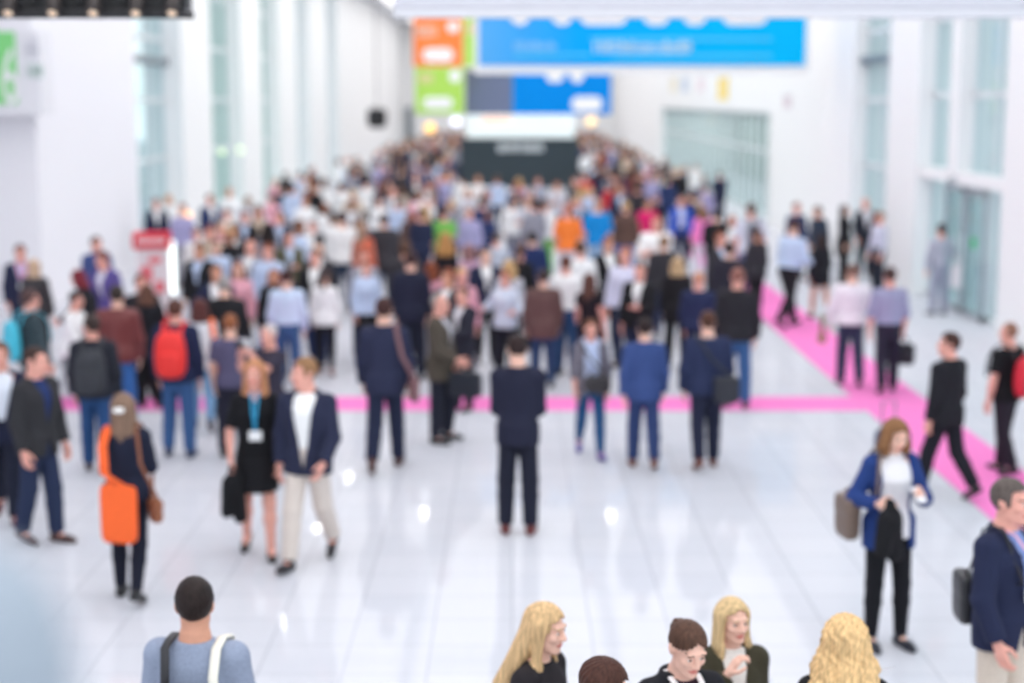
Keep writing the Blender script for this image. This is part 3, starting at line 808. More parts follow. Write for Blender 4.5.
# black booth with its lit fascia
KD = 74.0
root = empty('information_booth', (0, KD, 0)); tag(root, 'black information booth with a glowing white fascia in the middle of the crowd', 'booth')
BOOTH = mat('booth_panel', (44,58,66), .5)
x0, z1 = wp(460, 138.5, KD); x1, _ = wp(579, 138.5, KD)
mb = MB(); mb.box(x0, x1, 0, 2.4, 0, z1, .03); mb.build('counter_body', BOOTH, root)
a, z2 = wp(466, 112, KD); c, _ = wp(575, 112, KD)
mb = MB(); mb.box(a, c, .05, 2.2, z1+.02, z2, .03); mb.build('fascia_light', mat('lit_fascia', (240,248,248), .4, emit=(238,250,248), estr=.22), root)
mb = MB(); pill(mb, 492, 120, 22, 9, KD); pill(mb, 507, 120, 10, 8, KD)
for v in mb.bm.verts: v.co.y -= KD-.04
mb.build('fascia_lettering', mat('peach_print', (255,222,205), .5, emit=(255,222,205), estr=.35), root)
mb = MB(); strokes(mb, 498, 544, 147, 9, KD, 2.3, 3.3, 5)
for v in mb.bm.verts: v.co.y -= KD
mb.build('booth_lettering', mat('grey_letters', (225,232,235), .5), root)
# hanging white beam housing across the top
HD = 16.0
root = empty('ceiling_beam_housing', (0, 0, 0)); tag(root, 'long white boxed beam hanging low across the top of the hall', 'beam')
x0, z0 = wp(393, 18, HD); _, zl = wp(393, 9, HD)
MB().box(x0, 9.5, HD, HD+.1, z0, zl, .02).build('lower_lip', mat('beam_paint', (226,227,233), .6), root)
MB().box(x0, 9.5, HD+.02, HD+1.0, zl, zl+.6, .03).build('housing', mat('beam_paint', (216,216,225), .6), root)
mb = MB()
for x in (-.6, 2.5, 5.6): mb.tube([(x, HD+.5, zl+.5), (x, HD+.5, TOP)], .025, 6)
mb.build('hanging_rod', STEEL, root)
# dark lighting truss in the top corner
TD = 13.0
root = empty('lighting_truss', (0, 0, 0)); tag(root, 'dark lighting truss with small lamps hanging in the top corner above the white block', 'lighting')
x0, z0 = wp(-60, 16.5, TD); x1, _ = wp(185, 16.5, TD); mb = MB()
for (y, z) in ((TD, z0+.03), (TD+.35, z0+.03), (TD, z0+.38), (TD+.35, z0+.38)): mb.tube([(x0, y, z), (x1, y, z)], .03, 8)
k = 0; x = x0
while x < x1-.3:
    for y in (TD, TD+.35): mb.tube([(x, y, z0+.03), (x+.18, y, z0+.38), (x+.36, y, z0+.03)], .014, 6)
    x += .36
mb.build('truss_frame', BLACK, root)
MB().box(x0, x1, TD+.05, TD+.3, z0+.06, z0+.36).build('cable_tray', BLACK, root)
for px in (14, 58, 98, 140, 176):
    x, _ = wp(px, 10, TD); mb = MB(); mb.tube([(x, TD-.06, z0+.2), (x, TD-.1, z0+.12), (x, TD-.16, z0+.02)], [.03, .05, .055], 12)
    f = mb.build('spotlight', mat('spot_housing', (60,52,50), .5), root, True)
    MB().tube([(x, TD-.16, z0+.02), (x, TD-.165, z0+.012)], .035, 12).build('spot_lens', mat('warm_lens', (255,225,195), .3, emit=(255,222,190), estr=.22), f)
MB().tube([(x0+.4, TD+.17, z0+.36), (x0+.4, TD+.17, TOP)], .02, 6).build('hanging_wire', BLACK, root)
# big number sign on the white block
ND = 29.7
root = empty('number_sign', (0, 0, 0)); tag(root, 'white hall number sign with a green square and white 6 on the block', 'sign')
panel('sign_box', -60, 42, 31, 115, ND, .8, mat('sign_white', (238,238,243), .5), root)
panel('green_square', -44, 17.5, 31.5, 104, ND-.03, .03, mat('green_print', (142,226,142), .6, spec=.1), root)
cu = bpy.data.curves.new('number', 'FONT'); cu.body = '6'; cu.size = 1.45; cu.extrude = .01; cu.align_x = 'CENTER'
cu.materials.append(WT); t0 = bpy.data.objects.new('number', cu); COL.objects.link(t0); bpy.context.view_layer.update()
me = bpy.data.meshes.new_from_object(t0.evaluated_get(bpy.context.evaluated_depsgraph_get())); bpy.data.objects.remove(t0); t = link('number', me, root); t['label'] = 'white number 6'
x, z = wp(11.5, 103, ND); t.location = (x, ND-.045, z); t.rotation_euler = (R_(90), 0, 0); t.scale = (.46, 1, 1)
mb = MB(); strokes(mb, 26, 39, 47, 22, ND, 1.3, 3.2, 12); mb.build('side_lettering', mat('grey_print', (212,214,224), .6, spec=.1), root)
mb = MB(); strokes(mb, 27, 40, 71, 14, ND, 2.2, 4.2, 13); mb.build('hall_lettering', mat('greygreen_print', (190,214,205), .6, spec=.1), root)
# red and white promotional stand and glowing column
x, y = ground(155, 326)
root = empty('promotion_stand', (x, y, 0), R_(8)); tag(root, 'red and white promotional stand with a red header near the white block', 'stand')
REDP = mat('red_print', (226,52,70), .6, spec=.1)
MB().box(-.30, .30, -.2, .2, 0, .22, .01).build('stand_base', REDP, root)
MB().box(-.27, .27, -.16, .16, .22, 1.4, .01).build('stand_body', mat('stand_white', (238,226,230), .5), root)
MB().box(-.33, .33, -.22, .22, 1.4, 1.68, .02).build('stand_header', REDP, root)
mb = MB()
for k in range(6): mb.box(-.24+k*.085, -.19+k*.085, -.226, -.22, 1.50, 1.59)
mb.build('header_lettering', WT, root)
mb = MB(); mb.soft((-.1, -.17, .95), (.2, .03, .3)); mb.soft((.12, -.17, .72), (.16, .03, .22)); mb.soft((.05, -.17, 1.2), (.22, .03, .12)); mb.build('picture_print', mat('pink_print', (236,120,130), .6, spec=.1), root, True)
x, y = ground(174, 306)
root = empty('light_column', (x, y, 0)); tag(root, 'slim glowing white light column beside the red promotional stand', 'lamp')
MB().tube([(0, 0, 0), (0, 0, .06)], [.2, .17], 20).build('lamp_base', GREY, root)
MB().tube([(0, 0, .06), (0, 0, .24)], .03, 10).build('lamp_stem', GREY, root)
mb = MB(); mb.tube([(0, 0, .22), (0, 0, .25), (0, 0, .3), (0, 0, 1.2), (0, 0, 1.26), (0, 0, 1.3)], [.02, .05, .06, .06, .05, .02], 20); mb.build('lamp_tube', mat('lamp_glow', (250,255,252), .3, emit=(245,255,250), estr=1.5), root, True)
def globe(px, py, D, r, col, label, estr=3.0, wire=True):
    x, z = wp(px, py, D); root = empty('pendant_lamp', (x, D, z)); tag(root, label, 'lamp')
    mb = MB(); mb.soft((0, 0, 0), (2*r, 2*r, 2*r), 2.0, 6); mb.build('lamp_globe', mat('globe_glow', col, .3, emit=col, estr=estr), root, True)
    MB().tube([(0, 0, r*.9), (0, 0, TOP-z-.1)], .02, 6).build('lamp_cord', STEEL, root)
globe(430, 128, 100, .32, (255,206,120), 'warm yellow globe lamp hanging beside the green sign panel', 1.3)
globe(456, 121.5, 99, .28, (226,232,255), 'cool white globe lamp hanging beside the booth fascia', 1.6)
globe(591, 121, 99, .28, (255,216,150), 'warm globe lamp hanging just under the end of the blue board', 1.2)
globe(185, 218, 43.0, .19, (255,196,140), 'small orange globe lamp hanging in front of the glazed entrance', 1.3)
globe(222, 152, 52.0, .10, (226,244,205), 'small pale lamp before the second glazed bay, closer to the white block', .8)
globe(240, 150, 52.0, .11, (226,244,205), 'small pale lamp before the second glazed bay, farther from the white block', .8)
x, z = wp(377, 118, 82)
root = empty('loudspeaker', (x, 82, z)); tag(root, 'black loudspeaker hanging against the far white wall', 'loudspeaker')
MB().soft((0, 0, 0), (1.0, .6, 1.0), 4).build('speaker_cabinet', BLACK, root, True)
MB().tube([(0, -.29, 0), (0, -.32, 0)], [.34, .32], 18).build('speaker_cone', mat('speaker_cone', (40,40,42), .7), root)
MB().tube([(0, 0, .48), (0, 0, TOP-z)], .02, 6).build('hanging_wire', BLACK, root)
x0, z1 = wp(394, 108, 118); x1, z0 = wp(402, 145, 118)
struct('door_3', MB().box(x0, x1, 130.8, 131.05, 0, z1), DSTEEL)
# wall notices on the right
for (px, y0, y1, w, c, lab) in ((721, 77, 100, 9, (250,222,120), 'yellow wall notice above the long grey glazing'), (683, 77, 92, 7, (206,216,232), 'pale blue wall notice above the long grey glazing'), (785, 95, 108, 6, (226,212,220), 'small faint pink notice on the white wall'), (672, 77, 92, 6, (238,232,214), 'pale cream wall notice above the long grey glazing'), (699, 77, 92, 6, (240,226,232), 'pale pink wall notice above the long grey glazing')):
    D = WR*FPX/(px-512); x, za = wp(px, y0, D); _, zb = wp(px, y1, D); L = D*w/(px-512)
    root = empty('wall_notice', (WR, D, zb)); tag(root, lab, 'notice')
    MB().box(-.05, -.005, -L/2, L/2, 0, za-zb, .005).build('notice_board', mat('notice_print', c, .6), root)
    MB().box(-.07, -.05, -L/2-.03, L/2+.03, za-zb-.03, za-zb+.03).build('notice_rail', STEEL, root)
for k, px in enumerate((927, 963)):
    y = (WR+.1)*FPX/(px-512)*.985; x = WR+.16; root = empty('emergency_light', (x, y, 2.52)); tag(root, ('small yellow green light above the glass doors, farther from the edge pillar', 'small yellow green light above the glass doors, closer to the edge pillar')[k], 'light')
    MB().soft((0, 0, 0), (.1, .2, .14), 4, 4).build('light_lens', mat('light_glow', (240,250,190), .4, emit=(236,250,180), estr=.9), root, True)
    MB().box(.04, .13, -.07, .07, -.05, .05).build('light_mount', STEEL, root)
# overhead: unseen panels added to light the hall, and small bright ceiling spots
cnt = 0
for x in (-5.2, 0.0, 5.2):
    for k in range(15):
        y = -2+k*9.0
        o = empty('added_ceiling_light', (x, y, TOP)); tag(o, 'unseen light panel added at the ceiling to light the hall', 'ceiling light', 'added hall light panels')
        MB().box(-2.5, 2.5, -4.4, 4.4, -.08, -.0, .01).build('added_light_frame', STEEL, o)
        MB().box(-2.4, 2.4, -4.3, 4.3, -.10, -.081).build('added_light_diffuser', mat('hall_fill_glow', (255,255,255), .5, emit=(255,252,250), estr=CEIL), o)
for (px, py) in ((425, 513), (281, 622), (610, 516), (348, 477), (319, 528)):
    f, d = ray(py); x1 = (px-512)/FPX; D = (CAM_H+TOP-.2)/d*f; zc = D*math.cos(PITCH)+(CAM_H+TOP-.2)*math.sin(PITCH)
    o = empty('ceiling_spot', (x1*zc, D, TOP)); tag(o, 'small round bright ceiling spotlight of the hall', 'ceiling light', 'ceiling spotlights')
    MB().tube([(0, 0, 0), (0, 0, -.2)], .16, 16).build('spot_can', STEEL, o)
    MB().tube([(0, 0, -.2), (0, 0, -.21)], .14, 16).build('spot_lens', mat('spot_glow', (255,255,255), .3, emit=(255,255,255), estr=75.0), o)

struct('trim_13', MB().box(WR+.05, WR+.35, 30.25, 30.85, 2.55, TOP), WHITE)
x0, z1 = wp(987, 68, 47.0); x1, z0 = wp(994.5, 106, 47.0)
root = empty('banner', ((x0+x1)/2, 47.0, -.22)); tag(root, 'narrow blue banner on a pole outside beyond the tall glass', 'banner'); w_ = x1-x0
MB().box(-w_/2, w_/2, -.02, .0, z0+.22, z1+.22).build('banner_cloth', mat('outdoor_print', (70,150,225), .6, spec=.1), root)
MB().tube([(0, .04, 0), (0, .04, z1+.3)], .035, 8).build('banner_pole', STEEL, root)

MB().box(WR+.06, WR+.34, 27.25, 30.2, 2.44, 2.66).build('door_header', WHITE, w6); MB().box(WR+.06, WR+.34, 30.9, 32.95, 2.44, 2.66).build('door_header', WHITE, w6)
# ------------------------------------------------------------------ things carried
def backpack(J, col, label, w=.30, h=.44, d=.15, z=1.22, pocket=None, straps=None, sides=(1, -1), sh=1.505):
    o = prop('backpack', J, label, 'backpack'); tp, s = J['tp'], J['s']; F = Matrix(J['T'].tolist()); y0 = .172*J['wide']+d/2+.012
    m = mat('nylon', col, .6, fabric=1, var=.08, scale=60)
    mb = MB(); mb.soft(tp((0, y0, z)), (w*s, d*s, h*s), 3.6, rot=F, warp=lambda a, b, c: (a*(1-.12*max(c, 0)), b*(1-.2*max(c, 0)), c)); mb.build('pack_body', m, o, True)
    mb = MB(); mb.soft(tp((0, y0+d*.48, z-h*.17)), (w*.72*s, d*.4*s, h*.5*s), 3.6, rot=F); mb.build('front_pocket', mat('nylon', pocket or col, .6, fabric=1, var=.08, scale=60), o, True)
    for sx in sides:
        mb = MB(); W_ = J['wide']; mb.tube([tp((sx*.09, .19*W_, z+h*.36)), tp((sx*.1, .14, 1.46)), tp((sx*.105, .06, sh)), tp((sx*.108, -.02, sh)), tp((sx*.11, -.11, 1.44)), tp((sx*.112, -.172*W_, 1.33)), tp((sx*.125, -.178*W_, 1.2)), tp((sx*.13, -.176*W_, 1.12))], .022, 8, .3, side=J['T']@np.array([1, 0, 0])); mb.build('shoulder_strap', mat('nylon', straps or col, .6, fabric=1, var=.08, scale=60), o, True)
    mb = MB(); mb.tube([tp((-.04, y0-.03, z+h*.48)), tp((-.03, y0-.03, z+h*.56)), tp((.03, y0-.03, z+h*.56)), tp((.04, y0-.03, z+h*.48))], .009, 6); mb.build('carry_loop', m, o, True)
def shoulder_bag(J, side, col, label, z=.92, y=.02, x=.285, size=(.11,.34,.26), cross=False, strap=None, sr=.014, tall=False, rot=0):
    o = prop('shoulder_bag', J, label, 'bag'); tp, s = J['tp'], J['s']; m = leather(col); ms = leather(strap or col)
    F = Matrix.Rotation(R_(rot), 3, 'Z'); c = tp((side*x, y, z))
    mb = MB(); mb.soft(c, [q*s for q in size], 4.2, rot=F, warp=lambda a, b, q: (a*(1-.25*max(q, 0)), b*(1-.1*max(q, 0)), q)); mb.build('bag_body', m, o, True)
    mb = MB(); mb.soft((c[0], c[1], c[2]+size[2]*.24*s), (size[0]*1.06*s, size[1]*1.02*s, size[2]*.5*s), 4.5, rot=F); mb.build('bag_flap', m, o, True)
    a = (-side if cross else side); hx = size[1]*.42; t = z+size[2]*.42
    top = [tp((a*.12, .08, 1.47)), tp((a*.125, .01, 1.505)), tp((a*.12, -.06, 1.475))]
    rot_ = lambda dy: tp((side*x-dy*math.sin(R_(rot))*1.0, y+dy*math.cos(R_(rot)), t))
    back = [rot_(hx), tp((side*(x*.4+.07) if not cross else side*.13, .185, 1.2))] if not cross else [rot_(hx), tp((side*.15, .19*J['wide']+.01, 1.12)), tp((0, .19*J['wide']+.01, 1.27)), tp((a*.09, .16, 1.42))]
    front = [tp((side*(x*.4+.07), -.17, 1.2)), rot_(-hx)] if not cross else [tp((a*.09, -.165, 1.38)), tp((0, -.2*J['wide']-.015, 1.25)), tp((side*.15, -.2*J['wide'], 1.1)), rot_(-hx)]
    mb = MB(); mb.tube(back+top+front, sr*s, 8, .35, side=J['T']@np.array([1, 0, 0])); mb.build('bag_strap', ms, o, True)
def tote(J, side, col, label, z=.9, x=.30, y=.02, w=.36, h=.40, d=.09, cat='bag', sling=True, name='tote_bag', rot=0, mt=None, back=False):
    o = prop(name, J, label, cat); tp, s = J['tp'], J['s']; m = mt or mat('canvas', col, .8, fabric=1, var=.06, scale=50)
    c = tp((side*x, y, z)); F = Matrix.Rotation(R_(rot), 3, 'Z')
    mb = MB(); mb.soft(c, (d*s, w*s, h*s), 9, rot=F, warp=lambda a, b, q: (a*(.25+.75*(1-max(q, -.6))/1.6), b*(1+.06*q), q)); mb.build('bag_body', m, o, True)
    tz = z+h*.47
    sn, cs = math.sin(R_(rot)), math.cos(R_(rot))
    E_ = lambda q, u: (side*x-sn*w*q+u*cs, y+cs*w*q+u*sn, tz)
    for e in (1, -1):
        k = e*.012
        if back: P_ = [E_(e*.2, .0), (side*.10+e*.02, max(y, .2), 1.14), (side*.13+e*.018, .18, 1.34), (side*.12+e*.018, .11, 1.44), (side*.12+e*.018, .02, 1.475), (side*.12+e*.018, -.08, 1.43)]
        elif sling: P_ = [E_(.28, k), (side*(x*.5+.07)+k, y*.5+.16, 1.2), (side*.15+k, .08, 1.462), (side*.15+k, .0, 1.485), (side*.15+k, -.07, 1.45), (side*(x*.5+.07)+k, y*.5-.16, 1.2), E_(-.28, k)]
        else: P_ = [E_(.25, k), (side*x+k, y+w*.18, tz+.14), (side*x+k, y+.02, tz+.2), (side*x+k, y-.02, tz+.2), (side*x+k, y-w*.18, tz+.14), E_(-.25, k)]
        mb = MB(); mb.tube([tp(p) for p in P_], .02*s if sling else .009*s, 8, .22 if sling else 1, side=J['T']@np.array([1, 0, 0])); mb.build('bag_strap' if sling else 'bag_handle', m, o, True)
    return o
def in_hand(J, i, name, label, cat, builder, rot=0):
    """a thing hanging from hand i; builder(mb list) works below the grip"""
    a = J['arms'][i]; s = J['s']; g = a['w']+a['d']*.10*s+a['n']*.022*s
    o = empty(name, J['M'] @ Vector(g), R_(J['yaw']+rot)); tag(o, label, cat); builder(o); return o
def briefcase(col):
    def b(o):
        m = leather(col)
        mb = MB(); mb.soft((0, 0, -.24), (.11, .40, .30), 7); mb.build('case_body', m, o, True)
        mb = MB(); mb.soft((.055, 0, -.28), (.03, .32, .18), 6); mb.build('case_pocket', m, o, True)
        for e in (1, -1): MB().tube([(e*.02, .1, -.10), (e*.012, .08, -.02), (0, .03, 0), (0, -.03, 0), (e*.012, -.08, -.02), (e*.02, -.1, -.10)], .009, 8).build('case_handle', m, o, True)
    return b
def phone(o):
    mb = MB(); mb.box(-.036, .036, -.006, .006, -.072, .072, .005); x = mb.build('phone_case', mat('phone_shell', (240,240,244), .3), o); x.rotation_euler = (R_(-55), 0, R_(8))
    mb = MB(); mb.box(-.031, .031, .0065, .0078, -.062, .062, .0005); x = mb.build('phone_screen', mat('screen', (30,34,42), .15), o); x.rotation_euler = (R_(-55), 0, R_(8))
def sheet(c=(244,244,248), w=.21, h=.29, tilt=-50, nm='paper_sheet'):
    def b(o):
        bm = bmesh.new(); N = 6; g = [[bm.verts.new(((i/N-.5)*w, .012*math.sin(i/N*3.1), (j/N-.5)*h)) for j in range(N+1)] for i in range(N+1)]
        for i in range(N):
            for j in range(N): bm.faces.new((g[i][j], g[i+1][j], g[i+1][j+1], g[i][j+1]))
        bmesh.ops.solidify(bm, geom=bm.faces[:], thickness=.002); mb = MB(); mb.bm.free(); mb.bm = bm
        x = mb.build(nm, mat('paper', c, .7), o, True); x.rotation_euler = (R_(tilt), 0, 0)
    return b
def draped(col, L=.5, w=.2):
    def b(o):
        m = cloth(col); g = G((-.25, -.2, -L-.1), (.25, .2, .12), .012)
        g.rc((0, 0, .02), (0, 0, -.12), .04, .07, .03); g.rc((.02, .02, -.1), (.05, .03, -L), .07, .06, .04); g.rc((-.02, -.02, -.1), (-.06, -.01, -L*.85), .075, .06, .04); g.rc((0, .03, -.1), (-.01, .05, -L*.7), .06, .07, .04)
        X, Y, Z = g.ax[0][:, None, None], g.ax[1][None, :, None], g.ax[2][None, None, :]; g.D += .008*np.sin(X*70+Z*6)*np.cos(Y*50)
        link('folded_cloth', g.mesh('folded_cloth', [m]), o)
    return b
NAVY, DNAVY, BLUE, CHAR, BLK = (40,45,70), (32,36,54), (46,64,112), (52,52,58), (26,26,30)
W, LBL, JEAN, DJEAN, BEI = (250,250,252), (196,212,240), (58,92,140), (42,58,92), (218,204,194)
BRN = (70,42,36)
P = person
# ---- the row of heads along the bottom
J = P('dark-haired man in a grey-blue shirt from behind, one black and one cream strap', 195, 579, h=1.80, yaw=172, tier=1, hair=('short', (38,28,26)), sk='tan', head=(14, -4), clothes=[('shirt', (146,156,178), dict(gr=.016)), ('trousers', DNAVY), ('shoes', BLK)])
backpack(J, (44,44,50), 'dark backpack on the man in the grey-blue shirt', w=.30, h=.42, z=1.08, straps=(46,46,50), sides=(1,), sh=1.476)
o = prop('shoulder_strap_bag', J, 'cream-strapped cross bag of the man in the grey-blue shirt', 'bag'); tp = J['tp']
MB().tube([tp((-.12, -.17, 1.34)), tp((-.12, -.1, 1.45)), tp((-.12, .0, 1.474)), tp((-.12, .09, 1.45)), tp((-.13, .175, 1.34)), tp((-.16, .20, 1.15)), tp((-.2, .22, 1.0))], .024, 8, .3, side=J['T']@np.array([1, 0, 0])).build('bag_strap', mat('canvas', (236,232,220), .8), o, True)
MB().soft(tp((-.22, .26, .86)), (.26, .1, .28), 5).build('bag_body', mat('canvas', (226,222,210), .8), o, True)
J = P('young woman with long straight blonde hair in a black sleeveless top, in profile', 533, 601, h=1.68, yaw=62, fem=1, tier=1, hair=('long', (216,180,134)), hback=.13, lean=5, head=(0, 6), clothes=[('tshirt', (40,36,40), dict(f=.2)), ('trousers', BLK), ('shoes', BLK)], hv=1.15)
J = P('brunette woman in black seen almost only by her crown, between two blonde women', 597, 655, h=1.74, yaw=60, fem=1, tier=1, hair=('long', (74,46,38)), head=(0, 22), clothes=[('tshirt', BLK), ('trousers', BLK), ('shoes', BLK)])
J = P('woman with tied-back brown hair and white lanyard, looking down', 678, 612, h=1.73, yaw=18, fem=1, tier=1, hair=('bun', (88,62,50)), head=(5, 18), lean=6, wide=.95, clothes=[('shirt', (60,40,50)), ('cardigan', (30,30,36)), ('trousers', BLK), ('shoes', BLK), ('lanyard', (240,236,236), dict(r=.014, out=.05))], armL=(14,8,50,6), armR=(14,8,50,6))
J = P('blonde woman in an olive jacket holding her hand to her chin', 732, 598, h=1.58, yaw=10, fem=1, tier=1, hair=('half', (214,184,138)), head=(12, 6), clothes=[('blouse', (238,232,226)), ('blazer', (62,58,44)), ('trousers', BLK), ('shoes', BLK)], armR=('to', (-.075, -.19, 1.385), (-.5, -.2, -.9)), armL=('to', (-.02, -.22, 1.1)), curl=(35, 55))
J = P('woman with thick curly golden hair seen from behind in a black top', 846, 617, h=1.70, yaw=172, fem=1, tier=1, hair=('curly', (228,190,138)), clothes=[('tshirt', BLK), ('trousers', BLK), ('shoes', BLK)], armL=('to', (.12, -.28, 1.1)), armR=('to', (-.16, -.32, 1.30)), hv=1.1)
in_hand(J, 1, 'paper_sheet', 'white sheet of paper beside the curly golden hair', 'paper', sheet(tilt=-60, w=.3, h=.21), 20)
J = P('grey-haired man in a navy blazer, beige trousers and pink lanyard', 1011, 481, h=1.82, yaw=38, tier=1, hair=('short', (96,86,82)), sk='pink', head=(12, 2), clothes=[('shirt', (140,160,214)), ('blazer', (36,42,70)), ('trousers', (214,200,186)), ('shoes', BRN), ('lanyard', (232,170,190), dict(out=.05))], armR=(6, 14, 18, 2))
shoulder_bag(J, -1, (34,34,40), 'black shoulder bag tucked behind the arm of the grey-haired man', z=1.02, y=.25, x=.03, size=(.10,.24,.30), sr=.012, rot=-38)
# ---- full figures in front
J = P('woman with a brown bob in a blue cardigan, reading her phone', 885, 416, 650, yaw=12, fem=1, tier=1, hair=('bob', (138,98,66)), head=(6, 24), clothes=[('blouse', (238,236,240)), ('cardigan', (38,62,122), dict(button=.7, wopen=.115)), ('leggings', (22,22,28)), ('shoes', (34,36,48))], legs=((4,6,3),(1,3,3)), armL=('to', (.12, -.27, 1.2)), armR=('to', (-.19, -.21, 1.14)), curl=(60, 45))
in_hand(J, 0, 'smartphone', 'white smartphone held by the woman with the brown bob', 'phone', phone)
shoulder_bag(J, -1, (116,98,88), 'taupe shoulder bag on the woman reading her phone', z=.98, y=.10, x=.29, size=(.12,.28,.34))
o = in_hand(J, 1, 'black_coat', 'black coat draped over the arm of the woman reading her phone', 'coat', draped((26,26,30), .36))
J = P('woman in dark navy top and leggings with an orange tote, walking away', 131, 392, 604, yaw=176, fem=1, tier=1, hair=('half', (134,108,92)), legs='stroll', clothes=[('sweater', (30,34,54)), ('leggings', (24,26,42)), ('shoes', BLK)], armL=('to', (.12, -.28, 1.25), (.25, .3, -.9)), armR=('to', (-.1, -.28, 1.25), (-.25, .3, -.9)))
tote(J, 1, (250,104,44), 'bright orange tote bag hanging from the shoulder of the woman in navy', z=.80, x=-.01, y=.255, w=.31, h=.48, d=.08, rot=80, back=True)
shoulder_bag(J, -1, (140,84,56), 'tan brown handbag at the hip of the woman with the orange tote', z=.80, x=.27, y=.12, size=(.08,.17,.20), rot=40)
o = prop('headband', J, 'white hair band on the woman with the orange tote', 'headband'); q = J['hc']+J['hF']@np.array([0, .135, .0])
MB().soft(q, (.09, .05, .045), 3).build('hair_band', mat('canvas', (240,238,236), .7), o, True)
J = P('blonde woman in a short black dress with blue lanyard and white badge', 259, 359, 559, yaw=6, fem=1, tier=1, hair=('long', (196,138,100)), sk='pink', legs='stroll', hv=1.2, clothes=[('dress', (22,22,27), dict(hem=.60, w=(.195,.16), f=.42)), ('heels', (40,34,36)), ('lanyard', (36,150,196), dict(z=1.1, r=.011, sp=.5, size=(.055,.042)))], armL=(2,16,20,4), armR=(2,16,26,2), head=(-6, 0))
in_hand(J, 1, 'folded_jacket', 'black jacket carried in the hand of the woman in the black dress', 'jacket', draped((24,24,28), .42))
J = P('fair-haired man in a navy blazer, open white shirt and beige chinos, head turned aside', 310, 355, 568, yaw=-12, tier=1, hair=('short', (150,112,80)), sk='pink', head=(-48, 4), legs='walk2', clothes=[('shirt', (251,252,253)), ('blazer', (42,46,70), dict(button=.82, wopen=.10)), ('trousers', (216,204,196)), ('shoes', (38,34,40))], armL=(10,12,30,8), armR=(-6,14,16,0))
J = P('man in a charcoal jacket and dark jeans talking in profile at the crowd edge', 43, 347, 547, yaw=62, tier=1, hair=('crop', (64,46,42)), sk='pink', head=(18, 4), legs=((9,7,2),(-5,9,2)), clothes=[('shirt', (36,52,100)), ('blazer', (50,50,54)), ('trousers', (40,50,78)), ('shoes', (74,48,48))], armR=(-2,12,18,0))
J = P('man in white shirt and open navy jacket beside the charcoal jacket man', 8, 340, 524, yaw=10, tier=1, hair=('short', (110,78,62)), sk='pink', legs='walk', clothes=[('shirt', (228,234,248)), ('blazer', (34,38,62), dict(button=.9, wopen=.13)), ('trousers', (30,34,52)), ('shoes', (96,38,44))])
J = P('man in a dark navy suit standing alone mid-floor with his back turned', 518, 336, 538, yaw=176, tier=1, hair=('short', (48,34,34)), head=(14, 12), wide=.93, clothes=[('shirt', W), ('blazer', (36,38,58)), ('trousers', (32,34,50)), ('shoes', (108,44,44))], legs=((3,4,3),(2,4,3)), armL=('to', (.08, -.26, 1.12), (.25, .4, -.9)), armR=('to', (-.08, -.26, 1.10), (-.25, .4, -.9)))
J = P('man in a bright blue suit walking away', 643, 318, 472, yaw=180, tier=1, hair=('short', (44,32,32)), legs='stroll', clothes=[('shirt', W), ('blazer', (60,80,134)), ('trousers', (48,64,108)), ('shoes', (120,70,56))], armL=(-8,12,10,0), armR=(8,12,14,0))
J = P('man in a dark blue jacket with grey collar walking beside the blue suit', 705, 311, 472, yaw=184, tier=1, hair=('short', (86,56,46)), legs='stroll2', wide=1.12, clothes=[('sweater', (120,126,140)), ('jacket', (44,52,84), dict(collar=1.46)), ('trousers', (36,40,62)), ('shoes', (112,60,48))])
shoulder_bag(J, -1, (40,42,52), 'dark bag at the side of the man in the dark blue jacket', z=.92, x=.17, y=.27, size=(.1,.28,.3), cross=True, rot=90)
J = P('woman in blue jeans, grey jacket and pale scarf with a black bag before her', 590, 317, 460, yaw=4, fem=1, tier=1, hair=('ponytail', (120,78,58)), sk='pink', legs='walk', clothes=[('blouse', (198,208,236)), ('blazer', (120,116,128), dict(button=.8, wopen=.085, f=.7)), ('jeans', (44,86,132), dict(slim=1)), ('shoes', (92,78,160)), ('scarf', (196,208,238))])
shoulder_bag(J, 1, (52,48,52), 'black cross-body bag carried at the front by the woman in blue jeans', z=.98, x=.05, y=-.30, size=(.12,.32,.22), rot=90, cross=True)
J = P('man in a navy suit with a brown shoulder strap, walking away', 386, 295, 474, yaw=178, tier=1, hair=('short', (70,44,42)), legs='walk2', clothes=[('shirt', W), ('blazer', (46,50,76)), ('trousers', (36,42,66)), ('shoes', (84,50,46))], armL=(8,12,16,0))
shoulder_bag(J, -1, (130,92,96), 'brown shoulder bag of the man in the navy suit', z=.86, x=.30, y=.14, size=(.08,.18,.24), sr=.022, rot=20)
J = P('grey-haired man in an olive brown jacket with dark trousers, in profile', 441, 294, 446, yaw=70, tier=1, hair=('receding', 'grey'), sk='pink', clothes=[('shirt', (206,206,216)), ('blazer', (84,76,68), dict(hem=.74)), ('trousers', (36,38,52)), ('shoes', (34,32,38))], armR=(14,10,50,12), legs='ease')
in_hand(J, 1, 'briefcase', 'black briefcase held by the man in the olive jacket', 'bag', briefcase((30,34,46)), 0)
J = P('man in dark clothes holding a paper behind the olive jacket man', 463, 287, 414, yaw=-40, tier=2, hair=('short', 'brown'), sk='pink', clothes=[('shirt', (230,226,232)), ('blazer', (44,44,56)), ('trousers', (34,34,46)), ('shoes', BLK)], armL=('to', (.06, -.30, 1.1)), armR=('to', (-.12, -.28, 1.1)))
in_hand(J, 0, 'paper_sheet', 'white paper held by the man behind the olive jacket', 'paper', sheet())
J = P('man in a black suit crossing the pink carpet, head in profile', 943, 330, 502, yaw=-142, tier=1, hair=('short', (70,46,40)), sk='pink', head=(34, 0), legs='walk', clothes=[('shirt', (230,226,236)), ('blazer', (32,32,38)), ('trousers', (30,30,38)), ('shoes', BLK)], armL=(-2,12,14,0))
